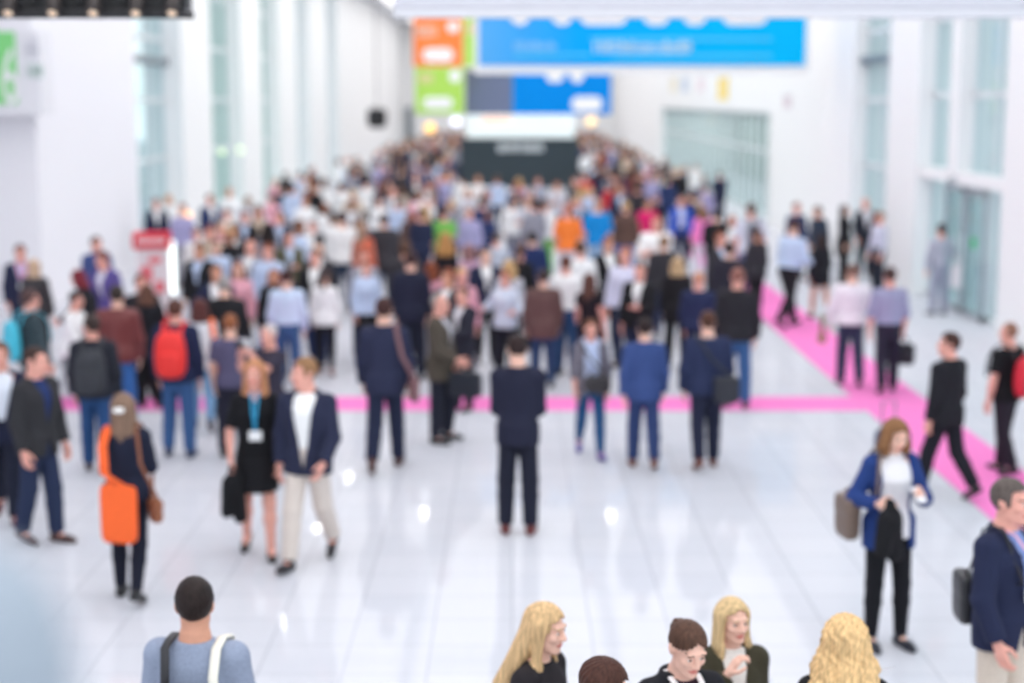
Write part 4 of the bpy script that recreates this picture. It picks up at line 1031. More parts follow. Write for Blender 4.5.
a = J['arms'][0]
o = empty('rolling_suitcase', (J['root_xy'][0]-.46, J['root_xy'][1]+.30, 0), R_(20)); tag(o, 'dark slate rolling suitcase behind the man in the black suit', 'suitcase'); m = mat('nylon', (70,76,104), .6, fabric=1, var=.08, scale=60)
MB().soft((0, 0, .38), (.34, .22, .56), 7).build('case_body', m, o, True); MB().soft((0, -.115, .32), (.28, .05, .34), 6).build('front_pocket', m, o, True)
for sx in (1, -1):
    MB().tube([(sx*.13-.02, .04, .05), (sx*.13+.02, .04, .05)], .05, 14).build('wheel', BLACK, o, True)
MB().tube([(-.08, .09, .6), (-.08, .09, .92), (.08, .09, .92), (.08, .09, .6)], .010, 8).build('pull_handle', DSTEEL, o)
J = P('bald man in a black T-shirt and trousers at the far edge wearing a red backpack', 1002, 322, 478, yaw=216, tier=1, hair=('receding', (150,110,92)), sk='pink', legs='stroll2', clothes=[('tshirt', (24,24,28)), ('trousers', (40,34,44)), ('shoes', BLK)], armL=(2,14,8,0))
backpack(J, (214,36,58), 'red backpack with a grey pocket on the bald man in the black T-shirt', w=.34, h=.46, d=.18, z=1.16, pocket=(96,88,96), straps=(60,50,56))
J = P('man in a white shirt and dark jeans walking up the pink carpet', 849, 264, 390, yaw=176, tier=1, hair=('crop', (126,96,86)), legs='stroll', wide=1.12, clothes=[('shirt', (246,238,246), dict(gr=.022, hem=.9)), ('trousers', (58,62,88)), ('shoes', (44,42,56))], armR=(4,22,8,0), armL=(4,20,10,0))
tote(J, 1, (150,122,62), 'olive yellow bag held by the man in the white shirt on the pink carpet', z=.72, x=.40, y=-.04, w=.22, h=.2, d=.1, sling=False, name='carrier_bag')
J = P('man in a lavender shirt and dark trousers on the pink carpet, arms hanging', 886, 267, 397, yaw=178, tier=1, hair=('short', (78,56,54)), sk='pink', legs='stroll2', clothes=[('shirt', (160,160,190), dict(f=.6, gr=.018)), ('trousers', (44,42,58)), ('shoes', BLK)], armL=(2,14,8,0))
in_hand(J, 1, 'briefcase', 'black briefcase carried by the man in the lavender shirt', 'bag', briefcase((34,36,44)), 60)
J = P('broad man in a pale blue shirt and black trousers striding onto the pink carpet', 788, 215, 331, yaw=128, tier=1, hair=('short', (84,56,50)), head=(40, 10), legs='walk', wide=1.15, lean=8, clothes=[('shirt', (192,208,236), dict(gr=.022)), ('trousers', (34,32,38)), ('shoes', BLK)], armL=('to', (.16, -.28, 1.15)), armR=('to', (-.18, -.25, 1.1)))
J = P('woman in a black coat with bare legs behind the broad man in pale blue', 819, 236, 323, yaw=200, fem=1, tier=2, hair=('long', 'dark'), sk='tan', legs='stroll', clothes=[('coat', (34,34,40), dict(hem=.7)), ('shoes', (90,50,44))])
J = P('man in a grey shirt and grey trousers by the glass doors, carrying a white bag', 938, 224, 319, yaw=196, tier=1, hair=('short', (50,40,44)), sk='pink', clothes=[('shirt', (186,186,202), dict(gr=.016)), ('trousers', (164,166,186)), ('shoes', (120,118,130))], armR=('to', (-.2, -.22, 1.32)), armL=(2,16,10,0))
tote(J, -1, (244,240,244), 'white carrier bag of the man by the glass doors', z=.72, x=.36, y=0, w=.32, h=.44, sling=False, name='carrier_bag')
J = P('man in blue jeans with a large red backpack', 180, 300, 461, yaw=178, tier=1, hair=('short', (92,60,52)), sk='pink', legs='ease', clothes=[('shirt', (150,44,58)), ('jacket', (38,44,76), dict(closed=False)), ('jeans', (62,96,146)), ('shoes', (52,66,100))])
backpack(J, (242,52,48), 'large bright red backpack on the man in blue jeans', w=.34, h=.52, d=.2, z=1.18)
J = P('man in a black jacket and blue jeans with a black backpack, near the crowd edge', 98, 315, 476, yaw=186, tier=1, hair=('short', (62,50,48)), sk='pink', head=(40, 0), legs='stroll', clothes=[('shirt', (220,220,232)), ('jacket', (44,46,56)), ('jeans', (44,78,126)), ('shoes', (74,60,72))])
backpack(J, (48,50,58), 'black backpack on the man in the black jacket', w=.34, h=.5, z=1.16)
P('dark-haired man in a maroon leather jacket among the people near the red stand', 122, 286, 436, yaw=186, tier=1, hair=('short', (58,50,46)), clothes=[('jacket', None, dict(mat=leather((116,52,52)))), ('jeans', (60,104,170)), ('shoes', BLK)])
P('person in a black coat with brown hair beside the maroon leather jacket', 151, 284, 412, yaw=176, fem=1, tier=2, hair=('bob', (104,72,60)), clothes=[('coat', (30,30,36), dict(hem=.7)), ('trousers', BLK), ('shoes', BLK)])
J = P('woman in white top and pale blue jeans next to the red backpack', 203, 296, 434, yaw=190, fem=1, tier=2, hair=('bob', (92,52,50)), legs='walk', clothes=[('blouse', (238,240,248)), ('jeans', (120,158,196), dict(slim=1)), ('shoes', (70,66,80))])
tote(J, -1, (244,116,62), 'orange tote bag on the woman in white and pale jeans', z=.95, x=.24, y=.2, w=.32, h=.34, rot=50)
P('man in a violet grey T-shirt with auburn hair behind the woman in the black dress', 230, 315, h=1.62, yaw=184, tier=2, hair=('short', (150,92,62)), clothes=[('tshirt', (92,88,118)), ('trousers', (40,40,56)), ('shoes', BLK)])
J = P('white-haired man in dark clothes raising a camera above the black dress woman', 272, 325, 476, yaw=-40, tier=2, hair=('crop', (206,196,196)), sk='pink', clothes=[('tshirt', (58,54,70)), ('trousers', (38,38,52)), ('shoes', BLK)], armL=('to', (.05, -.32, 1.44)), armR=('to', (-.1, -.34, 1.42)))
def camera_body(o):
    MB().soft((0, 0, .05), (.13, .06, .09), 7).build('camera_case', mat('camera_shell', (214,214,218), .4), o, True)
    MB().tube([(0, -.03, .05), (0, -.1, .05)], [.036, .034], 16).build('camera_lens', BLACK, o, True)
in_hand(J, 0, 'photo_camera', 'silver camera held by the white-haired man', 'camera', camera_body)
P('man in a pale blue shirt and jeans beside the white top and ponytail', 289, 270, 396, yaw=182, tier=2, hair=('short', (70,44,44)), legs='ease', clothes=[('shirt', (206,222,248), dict(gr=.02)), ('jeans', (60,92,136)), ('shoes', BLK)])
P('woman with a dark ponytail in a white top and black leggings, back turned', 326, 274, 380, yaw=180, fem=1, tier=2, hair=('ponytail', (62,44,46)), legs='stroll', clothes=[('blouse', (250,248,251)), ('leggings', (34,34,42)), ('shoes', (170,140,140))])
J = P('man in a loose white shirt and dark jeans, back turned, mid crowd', 343, 212, 316, yaw=178, tier=2, hair=('short', (66,46,44)), wide=1.1, clothes=[('tshirt', (251,252,253), dict(f=.9, gr=.024)), ('jeans', (54,66,88)), ('shoes', BLK)])
J = P('woman with light brown hair carrying an orange bag', 364, 224, 322, yaw=150, fem=1, tier=2, hair=('long', (168,132,112)), clothes=[('sweater', (200,120,100)), ('trousers', (44,40,48)), ('shoes', BLK)])
tote(J, -1, (248,112,74), 'orange shoulder bag of the woman with light brown hair', z=.95, x=.27, y=.2, w=.32, h=.42, rot=40)
P('man in a dark grey coat and jeans next to the orange bag', 385, 214, 316, yaw=184, tier=2, hair=('short', (86,70,66)), wide=1.12, clothes=[('coat', (62,60,66), dict(hem=.72)), ('jeans', (44,62,94)), ('shoes', BLK)])
P('man in a dark navy suit behind the brown shoulder strap, back turned', 412, 252, 384, yaw=184, tier=2, hair=('short', (62,40,42)), clothes=[('shirt', (220,214,226)), ('blazer', (38,42,62)), ('trousers', (34,38,54)), ('shoes', BLK)])
J = P('woman in a white and pale blue checked top facing the camera', 505, 277, 384, yaw=-18, fem=1, tier=2, hair=('ponytail', (150,80,56)), sk='pink', clothes=[('blouse', None, dict(mat=plaid((236,238,248), (196,212,238)))), ('leggings', (44,44,56)), ('shoes', BLK)], armL=('to', (.24, -.25, 1.12)), armR=('to', (-.3, -.2, 1.15)))
P('man in a brown leather jacket and jeans with his back turned, mid crowd', 543, 270, 392, yaw=186, tier=2, hair=('short', (62,50,50)), wide=1.12, clothes=[('jacket', (104,78,76), dict(hem=.74)), ('jeans', (48,68,104)), ('shoes', BLK)])
P('man in a white shirt looking aside next to the brown leather jacket', 566, 256, 380, yaw=150, tier=2, hair=('short', (100,58,48)), sk='pink', head=(40, 0), clothes=[('shirt', W, dict(gr=.02)), ('jeans', (48,76,116)), ('shoes', BLK)])
P('woman with long brown hair in a black sleeveless top behind the blue jeans woman', 589, 273, 396, yaw=150, fem=1, tier=2, hair=('long', (98,66,58)), sk='pink', clothes=[('tshirt', (34,28,34), dict(f=.2)), ('trousers', (60,40,48)), ('shoes', BLK)])
J = P('man in a pale checked shirt holding a green leaflet', 624, 248, 372, yaw=-30, tier=2, hair=('short', (188,122,92)), sk='pink', legs='ease', clothes=[('shirt', None, dict(mat=plaid((232,230,248), (208,210,238)), gr=.02, hem=.88)), ('trousers', (52,58,86)), ('shoes', BLK)], armL=(10,12,40,10))
in_hand(J, 0, 'leaflet', 'green and white leaflet held by the man in the pale checked shirt', 'leaflet', sheet((190,226,190), .15, .21))
P('stout person in a white T-shirt and jeans facing the camera, hands together', 655, 216, 326, yaw=-10, tier=2, hair=('crop', (190,90,80)), sk='pink', wide=1.15, clothes=[('tshirt', (252,252,253), dict(f=.5, gr=.024)), ('jeans', (50,82,122)), ('shoes', (170,170,180))], armL=('to', (.02, -.3, 1.1)), armR=('to', (-.12, -.28, 1.14)))
P('blonde person in a black coat seen from behind, near the blue suit', 676, 257, 372, yaw=178, fem=1, tier=2, hair=('bob', (200,168,130)), clothes=[('coat', (34,32,36), dict(hem=.72)), ('trousers', BLK), ('shoes', BLK)])
P('man in a black jacket and blue jeans, close behind the dark blue jacket', 735, 268, 412, yaw=170, tier=2, hair=('crop', (150,100,90)), sk='pink', clothes=[('jacket', (44,42,48)), ('jeans', (62,96,146)), ('shoes', (90,70,80))])
P('person in a dark hooded jacket behind the black jacket and jeans', 727, 243, 352, yaw=178, tier=2, hair=('short', 'black'), wide=1.1, clothes=[('jacket', (48,46,58)), ('trousers', (40,40,52)), ('shoes', BLK)])
P('fair-haired man in a navy sweater facing away beside the dark jackets', 697, 272, 392, yaw=160, tier=2, hair=('crop', (214,156,128)), sk='pink', wide=1.1, clothes=[('sweater', (44,52,86)), ('trousers', (36,40,58)), ('shoes', BLK)])
J = P('person in a bright orange T-shirt in the middle of the crowd', 568, 204, 300, yaw=170, tier=2, hair=('short', (190,118,96)), sk='pink', clothes=[('tshirt', (255,132,60), dict(f=.45, gr=.022)), ('trousers', (214,214,226)), ('shoes', BLK)])
P('person in a bright blue T-shirt and pale jeans, back turned', 597, 199, 292, yaw=180, tier=2, hair=('short', (190,150,130)), wide=1.08, clothes=[('tshirt', (24,140,216), dict(f=.5, gr=.024)), ('jeans', (150,180,212)), ('shoes', BLK)])
P('man in a wide navy jacket, back turned, below the orange T-shirt', 532, 232, 336, yaw=184, tier=2, hair=('short', 'black'), wide=1.18, clothes=[('jacket', (38,52,96)), ('trousers', (36,40,60)), ('shoes', BLK)])
P('woman in a pink mauve blouse in the thick of the crowd', 470, 244, 346, yaw=150, fem=1, tier=2, hair=('bob', (150,110,110)), sk='pink', clothes=[('blouse', (212,170,196)), ('trousers', (60,56,70)), ('shoes', BLK)])
P('woman with long auburn blonde hair in a black top, back turned', 446, 233, 332, yaw=178, fem=1, tier=2, hair=('curly', (186,136,84)), clothes=[('tshirt', (34,30,36), dict(f=.6)), ('trousers', BLK), ('shoes', BLK)])
P('man in a grey checked shirt stretching one arm aside', 496, 233, 329, yaw=180, tier=2, hair=('short', (76,62,58)), sk='pink', clothes=[('shirt', None, dict(mat=plaid((214,220,232), (176,184,202)), gr=.02)), ('trousers', (60,64,84)), ('shoes', BLK)], armL=(34,24,30,-14))
P('person in a magenta top behind the stout white T-shirt', 648, 199, h=1.74, yaw=10, tier=2, hair=('short', 'brown'), sk='tan', clothes=[('tshirt', (222,40,112)), ('trousers', DNAVY), ('shoes', BLK)])
P('person in a bright blue open jacket and pale top', 681, 196, h=1.78, yaw=5, tier=2, hair=('short', 'brown'), sk='pink', clothes=[('shirt', (200,212,240)), ('jacket', (52,92,200), dict(closed=False, button=.8, wopen=.08)), ('trousers', (50,56,82)), ('shoes', BLK)])
P('woman in a bright pink top beside the blue open jacket', 703, 206, h=1.66, yaw=190, fem=1, tier=2, hair=('long', 'light'), clothes=[('blouse', (250,140,205)), ('trousers', (222,216,228)), ('shoes', (200,150,170))])
J = P('man in a pale grey T-shirt walking away with a small dark backpack', 749, 196, 304, yaw=182, tier=2, hair=('short', (92,64,56)), sk='pink', wide=1.1, clothes=[('tshirt', (224,226,240), dict(f=.45, gr=.02)), ('jeans', (86,94,140)), ('shoes', BLK)])
backpack(J, (72,80,96), 'small slate backpack on the man in the pale grey T-shirt', w=.22, h=.36, z=1.2)
P('person in a navy top standing before the white wall', 797, 203, h=1.72, yaw=20, tier=2, hair=('short', 'red'), sk='pink', clothes=[('sweater', (40,58,100)), ('trousers', DNAVY), ('shoes', BLK)])
P('person in dark slate clothes leaning over before the white wall', 822, 206, h=1.74, yaw=-60, tier=2, lean=10, hair=('short', 'brown'), sk='tan', clothes=[('jacket', (48,60,76)), ('trousers', CHAR), ('shoes', BLK)])
P('woman in black standing at the glazed opening beside the white pillar', 845, 205, h=1.72, yaw=60, fem=1, tier=2, hair=('long', 'dark'), clothes=[('coat', (36,36,40)), ('trousers', BLK), ('shoes', BLK)])
P('man in a dark suit with an open white shirt facing out by the white pillar', 866, 198, h=1.8, yaw=10, tier=2, hair=('receding', 'white'), sk='pink', clothes=[('shirt', (236,236,244)), ('blazer', (46,50,60), dict(wopen=.12)), ('trousers', (40,42,52)), ('shoes', BLK)], armL=('to', (.1, -.28, 1.1)))
P('person in pale grey with a dark coat half hidden by the white pillar', 880, 212, h=1.72, yaw=-70, tier=2, hair=('short', 'light'), sk='pink', clothes=[('shirt', (206,208,226)), ('trousers', (40,44,56)), ('shoes', BLK)])
# ---- the group along the white block
P('man in navy with a pink lanyard standing against the white block', 20, 245, h=1.78, yaw=20, tier=2, hair=('short', (86,62,60)), sk='pink', clothes=[('shirt', (200,206,236)), ('blazer', (44,48,74), dict(wopen=.1)), ('trousers', (40,44,72)), ('shoes', BLK), ('lanyard', (236,110,160), dict(out=.05))])
P('blonde woman in a black leather jacket before the white block', 34, 259, h=1.68, yaw=170, fem=1, tier=2, hair=('long', (206,176,148)), clothes=[('jacket', None, dict(mat=leather((46,42,46)))), ('trousers', BLK), ('shoes', BLK)])
J = P('man in a dark green checked jacket carrying a turquoise backpack', 30, 290, h=1.76, yaw=130, tier=2, hair=('short', (84,62,62)), sk='pink', clothes=[('jacket', None, dict(mat=plaid((62,80,86), (40,52,62)))), ('trousers', (50,50,60)), ('shoes', BLK)])
backpack(J, (70,190,216), 'turquoise backpack on the man in the checked jacket', w=.32, h=.48, z=1.15)
J = P('woman in a white blouse sitting sideways on a stool by the white block', 69, 277, h=1.68, yaw=75, fem=1, tier=2, hair=('short', (48,40,44)), sk='pink', clothes=[('blouse', (249,248,250)), ('trousers', (96,92,112)), ('shoes', BLK)], legs=((60,70,5),(55,75,5)), lean=8, armL=('to', (.12, -.36, 1.1)), armR=('to', (-.12, -.36, 1.1)))
x, y = J['root_xy']
o = empty('bar_stool', (x-.02, y, 0)); tag(o, 'grey metal stool under the woman in the white blouse', 'stool'); hz = J['hipz']-.155
MB().tube([(0, 0, hz-.05), (0, 0, hz)], .17, 20).build('stool_seat', GREY, o)
for k in range(4):
    a = k*math.pi/2+.6; MB().tube([(.08*math.cos(a), .08*math.sin(a), hz-.05), (.22*math.cos(a), .22*math.sin(a), 0)], .014, 8).build('stool_leg', DSTEEL, o)
MB().tube([(.16*math.cos(2*math.pi*q/20), .16*math.sin(2*math.pi*q/20), .26) for q in range(20)], .01, 6, closed=True).build('foot_ring', DSTEEL, o)
P('red-haired person in black bending forward beside the white-bloused sitter', 90, 268, h=1.7, yaw=-100, fem=1, tier=2, lean=16, hair=('bob', (120,40,52)), sk='pink', clothes=[('shirt', (230,226,236)), ('cardigan', (34,34,40)), ('trousers', BLK), ('shoes', BLK)], armL=('to', (.12, -.4, 1.1)))
P('man in a violet jacket over a white shirt leaning forward', 109, 250, h=1.8, yaw=-30, tier=2, lean=12, hair=('short', (110,54,52)), sk='pink', wide=1.1, clothes=[('shirt', (234,232,244)), ('blazer', (98,86,150)), ('trousers', (44,44,66)), ('shoes', BLK)], armR=('to', (-.2, -.34, 1.1)))
P('person in a blue jacket standing behind the violet jacket', 96, 237, h=1.78, yaw=40, tier=2, hair=('short', 'brown'), sk='pink', clothes=[('shirt', (200,204,230)), ('jacket', (70,84,136)), ('trousers', DNAVY), ('shoes', BLK)])
P('person with a red hat-like crop of hair in black beside the red stand', 141, 275, h=1.7, yaw=30, tier=2, hair=('short', (120,56,50)), sk='pink', clothes=[('jacket', (40,38,44)), ('trousers', BLK), ('shoes', BLK)])
# ---- someone standing beside the camera on the gallery
J = P('close person in a pale grey knit sweater on the gallery beside the camera', 0, at=(-.535, 1.02), z0=2.3, h=1.685, yaw=170, fem=0, tier=2, hair=('short', 'grey'), clothes=[('sweater', (158,168,180), dict(gr=.03)), ('trousers', (60,62,70)), ('shoes', BLK)])
# ------------------------------------------------------------------ the crowd farther down the hall
def variant(fem, hair, top, bottom, inner=False, base=.024, hb=.016, **kw):
    """one small figure: a single mesh with skin, hair, top, bottom, shoe and inner-shirt zones"""
    J = pose(H=1.67 if fem else 1.76, fem=fem, **kw)
    g = G(J['lo'], J['hi'], base, [(J['hc'], .15, hb)]); parts = []
    def add(slot, fn):
        q = g.like(); fn(q); parts.append((slot, q.D))
    add(0, lambda q: g_body(q, J, False)); add(1, lambda q: g_hair(q, J, hair))
    if inner: add(5, lambda q: g_top(q, J, .012, .97, 1.47, 0))
    if top == 'jacket': add(2, lambda q: g_jacket(q, J, wopen=.085))
    elif top == 'closed': add(2, lambda q: g_jacket(q, J, gr=.03, hem=.84, closed=True))
    elif top == 'coat': add(2, lambda q: g_jacket(q, J, gr=.034, hem=.64, closed=True, flare=.02))
    elif top == 'tshirt': add(2, lambda q: g_top(q, J, .018, .86, 1.455, .4))
    else: add(2, lambda q: g_top(q, J, .018, .88))
    add(3, (lambda q: g_skirt(q, J, .58, 1.04)) if bottom == 'skirt' else (lambda q: g_trousers(q, J)))
    for i in (0, 1): add(4, lambda q, i=i: g_shoe(q, J, i))
    st = np.stack([p[1] for p in parts]); g.D = st.min(0); lab = np.array([p[0] for p in parts])[st.argmin(0)]
    def zone(C):
        ii = [np.clip(np.searchsorted(g.ax[k], C[:, k]-.0), 1, len(g.ax[k])-1) for k in range(3)]
        for k in range(3): ii[k] = np.where(np.abs(g.ax[k][ii[k]-1]-C[:, k]) < np.abs(g.ax[k][ii[k]]-C[:, k]), ii[k]-1, ii[k])
        return lab[ii[0], ii[1], ii[2]]
    V, Q = g.nets()
    return V, Q, zone(V[Q].mean(1))
KINDS = [(0,'short','jacket','t',True,dict(legs='stand')),(0,'short','jacket','t',True,dict(legs='stroll')),(0,'crop','jacket','t',True,dict(legs='ease',armL=('to',(.08,-.3,1.15)))),
         (0,'receding','jacket','t',True,dict(legs='stroll2',wide=1.12)),(0,'short','shirt','t',False,dict(legs='ease')),(0,'crop','shirt','t',False,dict(legs='stroll',wide=1.1)),
         (0,'short','tshirt','t',False,dict(legs='stand',armR=('to',(-.08,-.3,1.2)))),(0,'fringe','closed','t',False,dict(legs='stroll2')),(0,'short','closed','t',False,dict(legs='stand',wide=1.15,armL=('to',(.05,-.3,1.12)),armR=('to',(-.05,-.3,1.1)))),
         (1,'long','jacket','t',True,dict(legs='stroll')),(1,'bob','shirt','t',False,dict(legs='stand',armR=('to',(-.06,-.28,1.2)))),(1,'ponytail','closed','t',False,dict(legs='stroll2')),(1,'half','coat','t',False,dict(legs='ease')),(1,'curly','tshirt','skirt',False,dict(legs='stand')),(1,'bun','shirt','t',False,dict(legs='stroll'))]
VAR = []
for (fm_, hr, tp_, bt, inn, kw) in KINDS:
    V, Q, z = variant(fm_, hr, tp_, bt, inn, **kw)
    VAR.append((fm_, hr, tp_, mesh_np('crowd_figure', V, Q, [skin()]*6, z), kw))
COLN = {'black': (32,32,36), 'charcoal': (58,56,62), 'navy': (40,46,72), 'dark blue': (44,58,100), 'blue': (70,104,172), 'pale blue': (194,210,238), 'white': (251,251,253), 'grey': (150,150,162), 'pale grey': (206,206,216), 'beige': (206,188,170), 'brown': (100,76,68), 'maroon': (112,52,58), 'red': (204,52,60), 'pink': (232,170,186), 'lavender': (168,164,204), 'green': (120,190,90), 'olive': (92,90,70), 'teal': (60,120,132), 'orange': (246,130,70)}
HAIRN = {'dark': (50,36,34), 'black': (34,27,28), 'brown': (92,64,50), 'light brown': (144,106,78), 'blonde': (206,168,120), 'grey': (156,150,148), 'auburn': (136,72,48)}
crowd_n = 0; used = {}
LAND = []
def crowd(x, y, yaw, v, top, bottom, hair, sc=1.0, sk='pink', inner='white', where=''):
    fm_, hr, tp_, me, kw = VAR[v]
    if v in used: o = used[v].copy(); COL.objects.link(o)
    else: o = link('person', me); used[v] = o
    o.location = (x, y, 0); o.rotation_euler = (0, 0, R_(yaw)); o.scale = (sc, sc, sc)
    mm = [skin(SK[sk]), hairm(HAIRN[hair]), cloth(COLN[top]), cloth(COLN[bottom]), leather((46,40,42)), cloth(COLN[inner])]
    for i, m in enumerate(mm): o.material_slots[i].link = 'OBJECT'; o.material_slots[i].material = m
    nm = {'jacket': 'jacket', 'shirt': 'shirt', 'tshirt': 'T-shirt', 'closed': 'zipped jacket', 'coat': 'coat'}[tp_]
    hd = {'bob': 'bobbed', 'long': 'long', 'half': 'long', 'ponytail': 'ponytailed', 'bun': 'pinned', 'curly': 'curly', 'short': 'short', 'crop': 'cropped', 'receding': 'thinning', 'fringe': 'tousled'}[hr]
    o['_d'] = [hd+' '+hair, top+' '+nm+(' over '+inner+' shirt' if tp_ == 'jacket' else ''), bottom+(' skirt' if bottom == 'skirt' else ''), 'woman' if fm_ else 'man']
    o['category'] = 'person'; people.append((x, y)); CROWD.append(o); return o
CROWD = []
F, B_ = 0, 180
# px, head py, yaw, variant, top, bottom, hair
for (px, py, yaw, v, t, b, h) in (
 (233,225,10,0,'charcoal','dark blue','brown'),(245,211,0,1,'black','black','dark'),(268,245,-10,4,'pale blue','blue','auburn'),(289,230,15,2,'olive','dark blue','brown'),(279,214,0,0,'navy','navy','brown'),
 (300,221,10,4,'white','black','auburn'),(398,197,180,5,'pale blue','dark blue','dark'),(421,210,184,8,'navy','navy','brown'),(366,258,20,14,'pale blue','black','auburn'),(199,244,-8,0,'black','blue','brown'),
 (219,282,180,3,'black','black','grey'),(444,208,176,6,'green','black','brown'),(469,207,5,4,'lavender','navy','light brown'),(626,204,170,7,'brown','blue','blonde'),(608,240,25,0,'black','black','auburn'),
 (721,232,20,0,'charcoal','black','auburn'),(716,211,190,8,'black','black','dark'),(448,268,-30,0,'charcoal','black','auburn'),(461,271,20,14,'pink','grey','blonde'),(509,262,180,10,'pale grey','black','blonde'),
 (482,200,185,8,'dark blue','navy','dark'),(513,196,180,5,'white','grey','brown'),(527,198,10,6,'pale grey','navy','auburn'),(545,200,180,4,'white','green','brown'),(432,195,5,0,'navy','navy','brown'),(416,176,10,2,'charcoal','beige','auburn'),
 (366,178,186,6,'white','black','brown'),(341,182,180,5,'white','beige','dark'),(325,178,175,10,'white','black','brown'),(353,188,180,7,'beige','black','blonde'),(310,168,190,8,'black','black','dark'),
 (292,186,200,4,'pale blue','pale grey','brown'),(281,183,150,0,'navy','black','dark'),(305,196,10,4,'white','navy','auburn'),(258,208,0,10,'beige','black','light brown'),(250,240,-14,3,'grey','navy','auburn'),
 (210,196,40,1,'dark blue','grey','brown'),(156,198,20,0,'navy','black','dark'),(168,194,10,10,'white','pale grey','blonde'),(182,206,-10,4,'lavender','grey','auburn'),
 (696,163,180,5,'white','lavender','grey'),(705,182,178,4,'lavender','black','dark'),(720,170,186,8,'navy','navy','brown'),(660,174,10,14,'green','beige','auburn'),(652,160,184,7,'pink','navy','dark'),(638,150,0,2,'charcoal','black','black'),
 (668,176,180,8,'dark blue','navy','black'),(690,192,5,11,'navy','black','dark'),(620,186,10,0,'navy','blue','light brown'),(585,172,12,6,'red','dark blue','brown'),(586,150,180,5,'white','black','grey'),(600,150,20,14,'orange','grey','auburn'),
 (612,172,175,4,'grey','dark blue','brown'),(640,186,180,8,'charcoal','navy','dark'),(557,183,10,6,'pale grey','navy','auburn'),(538,177,5,0,'grey','black','brown'),(519,178,180,10,'pink','navy','blonde'),(497,176,184,4,'pale blue','navy','brown'),
 (478,175,5,6,'white','navy','light brown'),(462,176,180,5,'white','black','dark'),(450,174,10,0,'navy','navy','brown'),(440,176,0,4,'lavender','navy','auburn'),(401,185,170,10,'beige','brown','brown'),(389,180,20,14,'pink','black','auburn'),
 (760,232,200,11,'charcoal','black','brown'),(735,214,10,10,'white','pale grey','auburn'),(664,236,176,7,'charcoal','navy','light brown'),(352,258,15,2,'grey','dark blue','auburn'),(318,240,8,3,'charcoal','navy','grey'),(306,258,-12,1,'black','dark blue','brown'),
 (238,262,12,10,'pink','navy','auburn'),(216,262,-5,2,'navy','black','brown'),(258,276,4,12,'black','black','auburn'),(212,240,24,4,'pale blue','navy','brown'),(210,228,14,7,'beige','black','auburn'),(196,228,10,14,'white','black','brown'),
 (392,262,184,7,'charcoal','black','brown'),(430,262,176,10,'pink','grey','auburn'),(484,258,10,0,'navy','black','dark'),(520,248,175,11,'black','black','brown'),(580,244,182,4,'white','grey','brown'),(640,262,-20,2,'black','navy','brown')):
    fm_ = VAR[v][0]; x, y = ground(px, py, 1.67 if fm_ else 1.76)
    for q in range(8):
        if min(math.hypot(x-a, y-c) for a, c in people) > .66: break
        y += .35*(1 if py > 150 else -1)
    if x < -9.2 or x > 8.0: x = max(-9.0, min(8.0, x))
    crowd(x, y, yaw+rng.uniform(-8, 8), v, t, b, h, sc=rng.uniform(.97, 1.03), sk=rng.choice(('pink', 'pink', 'fair', 'tan')), inner=rng.choice(('white', 'white', 'pale blue')))
# fill: a loose packing of visitors walking both ways
TOPS = ['black']*8+['charcoal']*4+['navy']*8+['dark blue']*3+['white']*4+['pale blue']*2+['grey']*3+['pale grey']*2+['beige']*2+['brown']*2+['lavender']+['pink', 'maroon', 'olive', 'red', 'teal', 'blue']
BOTS = ['black']*4+['navy']*4+['dark blue']*3+['charcoal', 'grey', 'beige', 'blue', 'blue']
HRS = ['dark']*4+['brown']*5+['black', 'auburn', 'auburn', 'light brown', 'light brown', 'blonde', 'blonde', 'grey', 'grey']
def free(x, y, d):
    if -3.0 < x < 3.7 and 72.5 < y < 80: return False
    px = 512+x*FPX/y
    if 450 < px < 590 and 48 < y < 75: return False      # the booth's front stays in view
    if y < 31 and 112 < px < 196: return False           # so does the red stand
    return all((x-a)**2+(y-c)**2 > d*d for a, c in people)
def lim(y):
    """edges of the crowd across the hall at distance y"""
    l = np.interp(y, [24, 30, 40, 57, 74, 110, 130], [-4.9, -6.0, -7.3, -7.6, -6.8, -6.2, -6.2]); r = np.interp(y, [24, 30, 36, 42, 52, 74, 130], [-4.6, -3.4, 1.2, 5.2, 6.2, 6.2, 6.6]); return l, r
MAXP = 296; tries = 0
nper = lambda: sum(1 for o in bpy.data.objects if o.parent is None and o.name.split('.')[0] == 'person')
n_now = nper()
def density_y(): 
    u = rng.random()
    return 25+(u**1.15)*63
while n_now < MAXP and tries < 20000:
    tries += 1; y = density_y(); l, r = lim(y); x = rng.uniform(l, r)
    if not free(x, y, .85 if y < 45 else .78): continue
    v = rng.randrange(len(VAR)); crowd(x, y, rng.choice((0, 0, 0, 0, 180, 180, 180, 50) if x < 1 else (0, 0, 180, 180, 180, 180, 60, -70))+rng.uniform(-25, 25), v, rng.choice(TOPS), rng.choice(BOTS), rng.choice(HRS), sc=rng.uniform(.95, 1.05), sk=rng.choice(('pink', 'pink', 'fair', 'tan', 'brown')), inner=rng.choice(('white', 'white', 'pale blue', 'grey'))); n_now += 1
